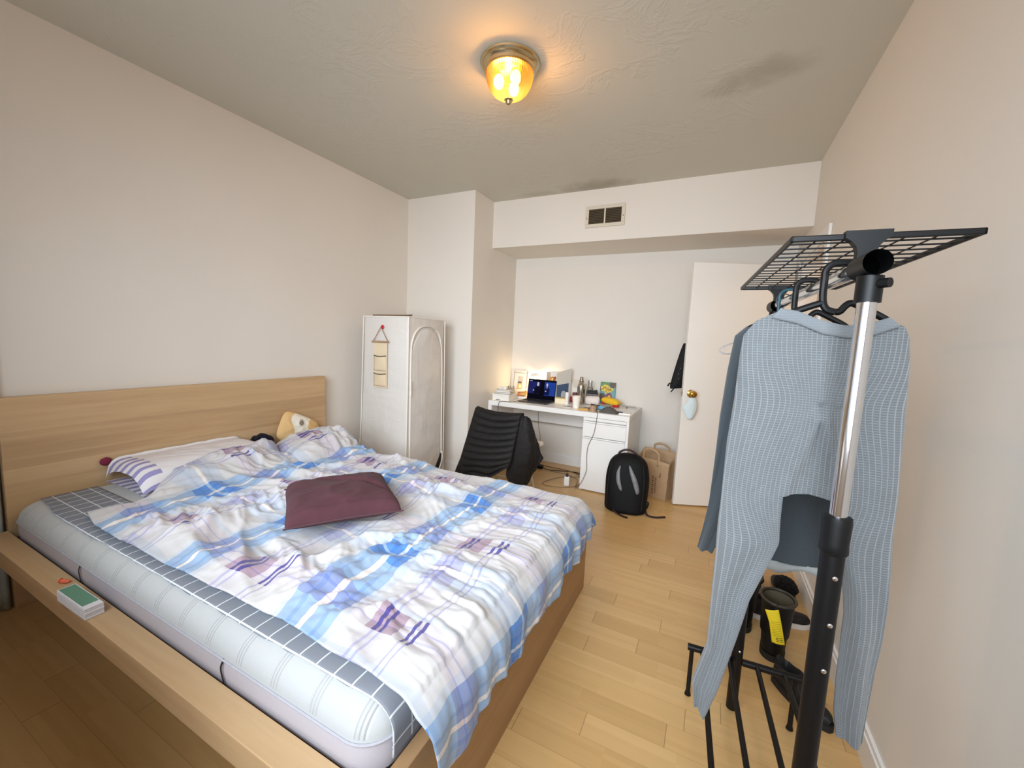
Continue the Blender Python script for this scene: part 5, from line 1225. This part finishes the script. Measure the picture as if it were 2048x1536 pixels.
for i in range(nz_):
    q = i / (nz_ - 1)
    for j, a in enumerate(aa):
        ca, sa = math.cos(a), math.sin(a)          # ca -1..1 left..right ; sa<0 front
        cx_ = math.copysign(1 - (1 - abs(ca)) ** 1.0, ca)
        fx = (ca + 1) / 2
        zt0 = np.interp(2.919 + fx * (3.198 - 2.919), [p[0] for p in zt_pts], [p[1] for p in zt_pts])
        if sa > 0: zt0 = max(zt0, 1.40 + .012) if False else zt0
        zb0 = 1.030 + .014 * math.exp(-((fx - .56) / .2) ** 2)
        z = zt0 * (1 - q) + zb0 * q
        xl = np.interp(-z, [-1.374, -1.329, -1.232, -1.132, -1.03], [2.919, 2.916, 2.914, 2.908, 2.908]) ; xr_ = np.interp(-z, [-1.373, -1.331, -1.207, -1.042], [3.198, 3.203, 3.209, 3.215])
        if z > 1.373: xl = 2.919; xr_ = 3.198
        x = xl + fx * (xr_ - xl)
        th = .034 * (.62 + .38 * min(1, q * 4)) * (1 - .25 * q); y = HY1 + th * math.copysign(abs(sa) ** .6, sa)
        if sa < 0:
            dz = KZ - z
            if dz > 0:
                for sgn, sl in ((-1, .22), (1, .27)):
                    xlne = KX + sgn * sl * dz; y -= .020 * math.exp(-((x - xlne) / .009) ** 2) * min(1, dz / .03) * (1 - .5 * dz / .2)
                if abs(x - KX) < .25 * dz: y += .016 * (1 - abs(x - KX) / (.25 * dz))
            else:
                y -= .012 * math.exp(-((x - KX - .004 * math.sin(dz * 30)) / .006) ** 2) * math.exp(dz * 12); y -= .007 * math.exp(-((x - KX - .03 - dz * .1) / .008) ** 2) * math.exp(dz * 9)
            y += .010 * math.exp(-((x - KX) / .006) ** 2 - ((z - KZ) / .006) ** 2)
            y -= .005 * math.sin((x - 2.9) * 55 + z * 9) * q + .004 * float(pn(np.array(x * 30), np.array(z * 9), 7))
        # sheet leans with the shoulders
        y += (x - 3.06) * .06
        Ps[i, j] = (x, y, z)
        wz = 1 - .46 * math.exp(-((z - KZ) / (.075 if z > KZ else .12)) ** 2) * math.exp(-((x - KX) / .10) ** 2)
        Us[i, j] = ((x - KX) / wz + (.5 if sa > 0 else 0), z)
m = MB(); m.grid(Ps, Us, wrap=True); m.build('body', M_SW, sw, angle=180, fix=True)
def sleeve(outer, inner, y0, ny=.020, n=60, rnd=28, seed=1, flip=1):
    P = np.zeros((n, rnd, 3)); U = np.zeros((n, rnd, 2))
    for i in range(n):
        q = i / (n - 1); o_ = interp(outer, q); n_ = interp(inner, q); c = (o_ + n_) / 2; h = (n_ - o_) / 2; hl = np.linalg.norm(h)
        for j in range(rnd):
            a = 2 * PI * j / rnd; ca, sa = math.cos(a), math.sin(a)
            p = c + h * math.copysign(abs(ca) ** .85, ca)
            yy_ = y0 + ny * (1 - .45 * q) * math.copysign(abs(sa) ** .8, sa)
            if sa < 0: yy_ -= .006 * math.sin(ca * 5.5 + q * 7 + seed) * (.4 + q) + .004 * float(pn(np.array(ca * 2.2), np.array(q * 6), seed))
            yy_ += .016 * math.sin(q * 5 + seed) * q + (p[0] - 3.06) * .06
            P[i, j] = (p[0], yy_, p[1]); U[i, j] = (hl * a * .75, p[1])
    m = MB(); m.grid(P, U, wrap=True)
    return m, P, U
def sweater_sleeve(cols, outer, inner, seed, n=70):
    """continues the body's bottom row (loop of columns: front inner -> outer -> back inner) down to the cuff"""
    k = len(cols); P = np.zeros((n, k, 3)); U = np.zeros((n, k, 2))
    for i in range(n):
        q = i / (n - 1); o_ = interp(outer, q); n_ = interp(inner, q); c = (o_ + n_) / 2; h = (n_ - o_) / 2
        w_ = min(1, i / 16); w_ = w_ * w_ * (3 - 2 * w_)
        for j, cj in enumerate(cols):
            b0 = Ps[-1, cj]; a = 2 * PI * (j + .5) / k; ca, sa = math.cos(a), math.sin(a)
            p = c + h * math.copysign(abs(ca) ** .85, ca)
            y = HY1 - .004 - (.026 - .010 * q) * math.copysign(abs(sa) ** .8, sa)
            if sa > 0: y -= .008 * math.sin(ca * 4.2 + q * 4 + seed) * min(1, q * 3) + .006 * float(pn(np.array(ca * 2.0), np.array(q * 5), seed))
            y += .014 * math.sin(q * 4 + seed) * q + (p[0] - 3.06) * .06
            t_ = np.array((p[0], y, p[1])); st = b0 + np.array((p[0] - (interp(outer, 0) if ca < 0 else interp(inner, 0))[0] * 0 - p[0], 0, 0))
            tgt0 = b0.copy(); tgt0[2] = b0[2] + (p[1] - 1.03)
            P[i, j] = tgt0 * (1 - w_) + t_ * w_ if i else b0
            U[i, j] = (Us[-1, cj][0], P[i, j][2])
    m = MB(); m.grid(P, U, wrap=True); return m
order = sorted(range(na), key=lambda j: aa[j])
front = [j for j in range(na) if aa[j] > PI]; back = [j for j in range(na) if aa[j] <= PI]
fxj = lambda j: (math.cos(aa[j]) + 1) / 2
FL, FR = .381, .655
frontL = sorted([j for j in front if fxj(j) <= FL], key=lambda j: -fxj(j)); backL = sorted([j for j in back if fxj(j) <= FL], key=lambda j: fxj(j))
frontR = sorted([j for j in front if fxj(j) >= FR], key=fxj); backR = sorted([j for j in back if fxj(j) >= FR], key=lambda j: -fxj(j))
lo_out = [(2.908, 1.03), (2.906, .952), (2.908, .855), (2.908, .766), (2.909, .654), (2.886, .551), (2.894, .488)]
lo_in = [(3.025, 1.03), (3.029, .924), (3.011, .864), (2.984, .782), (2.965, .668), (2.945, .557), (2.923, .461)]
m = sweater_sleeve(frontL + backL, lo_out, lo_in, 2); o = m.build('sleeve', M_SW, sw, angle=180)
ro_out = [(3.215, 1.03), (3.217, .946), (3.226, .764), (3.224, .651), (3.220, .515)]
ro_in = [(3.108, 1.037), (3.133, .929), (3.150, .855), (3.159, .794), (3.162, .655), (3.165, .572), (3.173, .520)]
m = sweater_sleeve(frontR + backR, ro_out, ro_in, 5); o = m.build('sleeve', M_SW, sw, angle=180)
# collar band
ct = [(2.980, 1.430), (3.01, 1.424), (3.046, 1.408), (3.088, 1.397), (3.119, 1.399), (3.158, 1.414)]
cb = [(2.966, 1.410), (3.012, 1.399), (3.057, 1.379), (3.098, 1.373), (3.137, 1.380), (3.175, 1.398)]
n = 40; Pc = np.zeros((n, 7, 3)); Uc = np.zeros((n, 7, 2))
for i in range(n):
    q = i / (n - 1); a, b_ = interp(ct, q), interp(cb, q)
    for j in range(7):
        k = j / 6; p = a * (1 - k) + b_ * k
        Pc[i, j] = (p[0], HY1 - .0215 - (.0012 + .0022 * math.sin(PI * k)) - .004 * math.sin(PI * q) + (p[0] - 3.06) * .06, p[1]); Uc[i, j] = (q * .25, p[1])
m = MB(); m.grid(Pc, Uc); o = m.build('collar', M_SWP, sw, fix=False, angle=180); solid(o, .003)

# ------------------------------------------------------------------ charcoal shirt
def jersey(name, rgb):
    t = NT(name); nz = t.noise(t.geo(), 420, 3); c = hexc(*rgb)
    t.bsdf(t.mix(nz, tuple(v * .8 for v in c[:3]) + (1,), tuple(v * 1.2 for v in c[:3]) + (1,)), .95, spec=.12, bump=nz, bstr=.15, bdist=.002, sheen=.25); return t.m
M_CHAR = jersey('charcoal_jersey', (64, 70, 74))
cs_ = thing('long_sleeve_shirt', 'charcoal long-sleeved shirt hanging behind the grey sweater', 'shirt', (3.06, HY2, .73))
nz_, na = 40, 60; Pz = np.zeros((nz_, na, 3))
for i in range(nz_):
    q = i / (nz_ - 1)
    for j in range(na):
        a = 2 * PI * j / na; ca, sa = math.cos(a), math.sin(a); fx = (ca + 1) / 2
        zt0 = 1.366 + .048 * math.sin(PI * fx) ** .6 - .012 * math.exp(-((fx - .5) / .14) ** 2); zb0 = .785 + .022 * fx
        z = zt0 * (1 - q) + zb0 * q; x = 2.915 + fx * .31 + .018 * (1 - 2 * fx) * 0 + .01 * q * (2 * fx - 1)
        Pz[i, j] = (x, HY2 + .036 * (.4 + .6 * min(1, 5 * q)) * math.copysign(abs(sa) ** .7, sa) + .006 * math.sin(fx * 14 + q * 3) * q, z)
m = MB(); m.grid(Pz, wrap=True); m.build('body', M_CHAR, cs_, angle=180)
m, P, U = sleeve([(2.932, 1.400), (2.910, 1.378), (2.901, 1.286), (2.894, 1.168), (2.892, 1.046), (2.889, .921), (2.881, .845), (2.871, .777)], [(2.965, 1.40), (2.975, 1.33), (2.972, 1.25), (2.962, 1.1), (2.950, .96), (2.935, .87), (2.912, .775)], HY2 - .030, .022, seed=3)
m.build('sleeve', M_CHAR, cs_, angle=180)
m, P, U = sleeve([(3.235, 1.36), (3.245, 1.2), (3.248, 1.0), (3.245, .8)], [(3.18, 1.36), (3.19, 1.2), (3.20, 1.0), (3.20, .8)], HY2 - .012, .022, seed=8)
m.build('sleeve', M_CHAR, cs_, angle=180)
Ph_ = np.zeros((40, 3, 3))
for i in range(40):
    q = i / 39; x = 2.93 + q * .30
    for j in range(3): Ph_[i, j] = (x, HY2 - .034 - .004 * math.sin(q * 20), .787 + .022 * q - .012 * j - .004 * math.sin(q * 17) * j)
m = MB(); m.grid(Ph_); o = m.build('sheer_hem', plain('sheer_grey', (150, 152, 150), .9), cs_, fix=False, angle=180); solid(o, .0015)

# ------------------------------------------------------------------ shoes by the right wall
def shoe(name, label, loc, rz, upper, sole, L=.27, wd=.095, hh=.095, sole_h=.026, high=False, lace=True):
    s_g = thing(name, label, 'shoe', loc, rz)
    n, k = 26, 24; P = np.zeros((n, k, 3)); Q = []
    def outl(u): # half width along length 0 heel..1 toe
        return wd / 2 * (.78 + .22 * math.sin(PI * min(1, u * 1.25)) - .0) * (1 - max(0, (u - .78) / .22) ** 2.4 * .75) * (1 - max(0, (.10 - u) / .10) ** 2 * .55)
    ol = []
    for i in range(n + 1): u = i / n; ol.append(((u - .5) * L, outl(u) * (1 + .06 * math.sin(PI * u))))
    poly = ol + [(x, -w_) for x, w_ in ol[::-1]]
    m = MB(); m.prism(poly, .001, sole_h, axis=2); m.build('sole', sole, s_g, local=True, smooth=False)
    for i in range(n):
        u = i / (n - 1); w_ = outl(u) * .94
        top = hh * (1.0 if u < .30 else max(.36, 1 - (u - .30) / .45 * .62)) * (1 - .12 * math.sin(PI * min(1, u / .3)) * (u < .3)); 
        if u > .93: top *= 1 - ((u - .93) / .07) ** 2 * .45
        for j in range(k):
            a = PI * j / (k - 1); ca, sa = math.cos(a), math.sin(a)
            P[i, j] = ((u - .5) * L * .97, w_ * math.copysign(abs(ca) ** .7, ca), sole_h + (top - 0) * abs(sa) ** (.55))
            if .06 < u < .42 and abs(sa) > .86: P[i, j, 2] -= .045 * min(1, (abs(sa) - .86) / .08) * math.sin(PI * (u - .06) / .36) ** .5
    m = MB(); m.grid(P); m.build('upper', upper, s_g, local=True, angle=60)
    m = MB(); 
    m.tube([(P[i, 5][0], P[i, 5][1], P[i, 5][2] + .002) for i in range(2, 12)] + [(P[12, 12][0], 0, P[12, 12][2] + .002)] + [(P[i, k - 6][0], P[i, k - 6][1], P[i, k - 6][2] + .002) for i in range(11, 1, -1)], .004, 6)
    m.build('collar_rim', upper, s_g, local=True)
    if lace:
        m = MB()
        for i in (12, 14, 16): m.tube([tuple(P[i, 8] + np.array((0, 0, .003))), tuple(P[i, 12] + np.array((0, 0, .005))), tuple(P[i, 16] + np.array((0, 0, .003)))], .0028, 6)
        m.build('lace', plain('lace_black', (34, 32, 32), .8), s_g, local=True)
    return s_g
M_SHOE = plain('shoe_black', (20, 19, 20), .6, tex=.2, scale=90, bump=.1); M_SOLEW = plain('sole_white', (228, 224, 220), .5); M_SOLEB = plain('sole_black', (26, 25, 25), .7)
shoe('sneaker', 'black sneaker with a white sole, its toe next to the baseboard', (3.272, 2.315, 0), .06, M_SHOE, M_SOLEW)
shoe('black_shoe', 'black shoe lying under the rack between its pole and the baseboard', (3.285, 1.79, 0), -.95, M_SHOE, M_SOLEB, .25, .09, .075)
shoe('brown_shoe', 'dark reddish brown shoe peeking out left of the black rubber boots', (3.015, 2.05, 0), 1.45, plain('shoe_maroon', (84, 44, 42), .5), M_SOLEB, .26, .09, .10)
# tall rubber boots
def boot(label, loc, rz, tag_=False):
    b_ = thing('rubber_boot', label, 'boot', loc, rz, 'pair of rubber boots')
    M_RB = plain('boot_rubber', (12, 12, 13), .5, spec=.3, tex=.1)
    n, k = 24, 30; P = np.zeros((n, k, 3))
    for i in range(n):
        q = i / (n - 1); z = .03 + .235 * q; rx = .050 + .014 * q; ry = .058 + .012 * q; cy = 0
        ex = .11 * max(0, 1 - q / .34) ** .8
        for j in range(k):
            a = 2 * PI * j / k; y = ry * math.sin(a); x = rx * math.cos(a) * (1 - .1 * (ex > 0))
            if y > 0: y *= 1 + ex / ry
            P[i, j] = (x, y, z)
    m = MB(); m.grid(P, wrap=True); o = m.build('shaft', M_RB, b_, local=True, angle=70); solid(o, .004, -1)
    pl = [(P[0, j, 0] * 1.06, P[0, j, 1] * 1.04) for j in range(k)]
    m = MB(); m.prism(pl, .001, .0295, axis=2); m.build('sole', M_SOLEB, b_, local=True, smooth=False)
    m = MB(); m.tube([(P[-1, j, 0] * 1.02, P[-1, j, 1] * 1.02, P[-1, j, 2] + .003) for j in range(k)], .006, 8, closed=True); m.build('rim', plain('boot_olive', (58, 53, 43), .5), b_, local=True)
    m = MB(); Pl = np.array([[(P[i, j, 0] * .90, P[i, j, 1] * .90, P[i, j, 2] - .001) for j in range(k)] for i in range(14, n)]); m.grid(Pl, wrap=True); m.build('lining', plain('boot_lining', (96, 88, 70), .9), b_, local=True)
    return b_
boot('tall black rubber boot with olive rim carrying the yellow tag', (3.215, 2.03, 0), -.15)
boot('tall black rubber boot behind and left of the boot with the yellow tag', (3.10, 2.175, 0), .1)
yt = thing('paper_tag', 'bright yellow printed paper tag hanging on the front rubber boot', 'tag', (3.20, 1.945, .11))
n, k = 20, 10; Pt = np.zeros((n, k, 3))
tl = [(3.158, .248), (3.177, .20), (3.196, .108)]; trr = [(3.206, .262), (3.222, .20), (3.243, .112)]
for i in range(n):
    q = i / (n - 1); a, b_ = interp(tl, q), interp(trr, q)
    for j in range(k): r_ = j / (k - 1); p = a * (1 - r_) + b_ * r_; Pt[i, j] = (p[0], 1.942 - .006 * math.sin(PI * r_) - .006 * math.sin(q * 4), p[1])
m = MB(); m.grid(Pt); o = m.build('paper', plain('tag_yellow', (248, 222, 40), .6, tex=.03), yt, fix=False, angle=180); solid(o, .0008)
m = MB()
for i in range(6, 18):
    for j0, j1 in (((1.5, 8.0),) if i < 15 else ((3.2, 5.2), (5.6, 8.2))):
        def sp_(r): j = min(k - 2, int(r)); f = r - j; return Pt[i, j] * (1 - f) + Pt[i, j + 1] * f
        a, b_ = sp_(j0), sp_(j1); hh_ = .0006 if i < 15 else .0016
        m._add([(a[0], a[1] - .0040, a[2] - hh_), (b_[0], b_[1] - .0040, b_[2] - hh_), (b_[0], b_[1] - .0040, b_[2] + hh_), (a[0], a[1] - .0040, a[2] + hh_)], [[0, 1, 2, 3]])
m.build('printed_lettering', plain('tag_print', (120, 104, 30), .7), yt, smooth=False)
m = MB(); m.tube(smooth_path([(3.19, 1.938, .256), (3.195, 1.935, .268), (3.20, 1.948, .277), (3.205, 1.962, .278)], 12), .0015, 6); m.build('string', plain('string_black', (30, 30, 30), .8), yt)
# furry slippers at the far end
def slip(label, loc, rz):
    s_g = thing('fur_slipper', label, 'slipper', loc, rz, 'pair of fluffy slippers'); M_FUR = fuzzy('black_fur', (22, 20, 20)) if 'black_fur' not in bpy.data.materials else bpy.data.materials['black_fur']
    m = MB(); m.ell((0, 0, .014), (.135, .05, .0135), 28, 8); m.build('sole', M_SOLEB, s_g, local=True)
    m = MB(); m.ell((.045, 0, .052), (.085, .056, .036), 36, 22)
    for i, v in enumerate(m.v):
        d = (v - V((.045, 0, .05))).normalized(); m.v[i] = v + d * (.010 * float(pn(np.array(v.x * 70), np.array(v.y * 70 + v.z * 60), 3)))
    m.build('fur_upper', M_FUR, s_g, local=True, angle=180)
slip('fluffy black slipper against the baseboard, beyond the boots', (3.335, 2.64, 0), -1.45)
slip('fluffy black slipper left of the other one, beyond the boots', (3.175, 2.66, 0), -1.45)

# ------------------------------------------------------------------ lights and camera
def light(name, kind, loc, energy, color, **kw):
    d = bpy.data.lights.new(name, kind); d.energy = energy; d.color = color
    for k, v in kw.items(): setattr(d, k, v)
    o = bpy.data.objects.new(name, d); COL.objects.link(o); o.location = loc; return o
wl = light('window_daylight', 'AREA', ((WX0 + WX1) / 2, YF - .03, (WZ0 + WZ1) / 2), 54, (.81, .905, 1.0), spread=math.radians(105), shape='RECTANGLE', size=WX1 - WX0 - .1, size_y=WZ1 - WZ0 - .1)
wl.rotation_euler = V((-.14, 1, -.30)).to_track_quat('-Z', 'Y').to_euler()
light('ceiling_bulb_light', 'POINT', (LX, LY, H - .10), 18, (1, .66, .34), shadow_soft_size=.05)
light('desk_lamp_light', 'POINT', (1.135, 4.085, TZ + .20), 4.5, (1, .76, .45), shadow_soft_size=.03)
hl = light('hall_light', 'POINT', (W + .6, 3.3, 2.2), 6, (1, .78, .48), shadow_soft_size=.1)
w = bpy.data.worlds.new('World'); sc.world = w; w.use_nodes = True
bg = w.node_tree.nodes['Background']; bg.inputs[0].default_value = (.75, .87, 1, 1); bg.inputs[1].default_value = 1.0

cx, cz, yaw, pitch, roll, fpx = 2.8612, 1.3387, .4564, .1069, .0444, 805.32
fwv = V((-math.sin(yaw) * math.cos(pitch), math.cos(yaw) * math.cos(pitch), -math.sin(pitch))); rtv = V((math.cos(yaw), math.sin(yaw), 0)); upv = rtv.cross(fwv)
R_ = rtv * math.cos(roll) + upv * math.sin(roll); U_v = -rtv * math.sin(roll) + upv * math.cos(roll)
cam = bpy.data.cameras.new('camera'); co = bpy.data.objects.new('camera', cam); COL.objects.link(co)
co.matrix_world = Matrix(((R_.x, U_v.x, -fwv.x, cx), (R_.y, U_v.y, -fwv.y, 0), (R_.z, U_v.z, -fwv.z, cz), (0, 0, 0, 1)))
cam.sensor_fit = 'HORIZONTAL'; cam.sensor_width = 36; cam.lens = fpx * 36 / 2048; cam.clip_start = .02
sc.camera = co
vs_ = sc.view_settings; vs_.view_transform = 'Standard'; vs_.look = 'None'; vs_.exposure = 0.0; vs_.gamma = 1; vs_.use_curve_mapping = False
sc.cycles.max_bounces = 10; sc.cycles.diffuse_bounces = 6; sc.cycles.transparent_max_bounces = 12
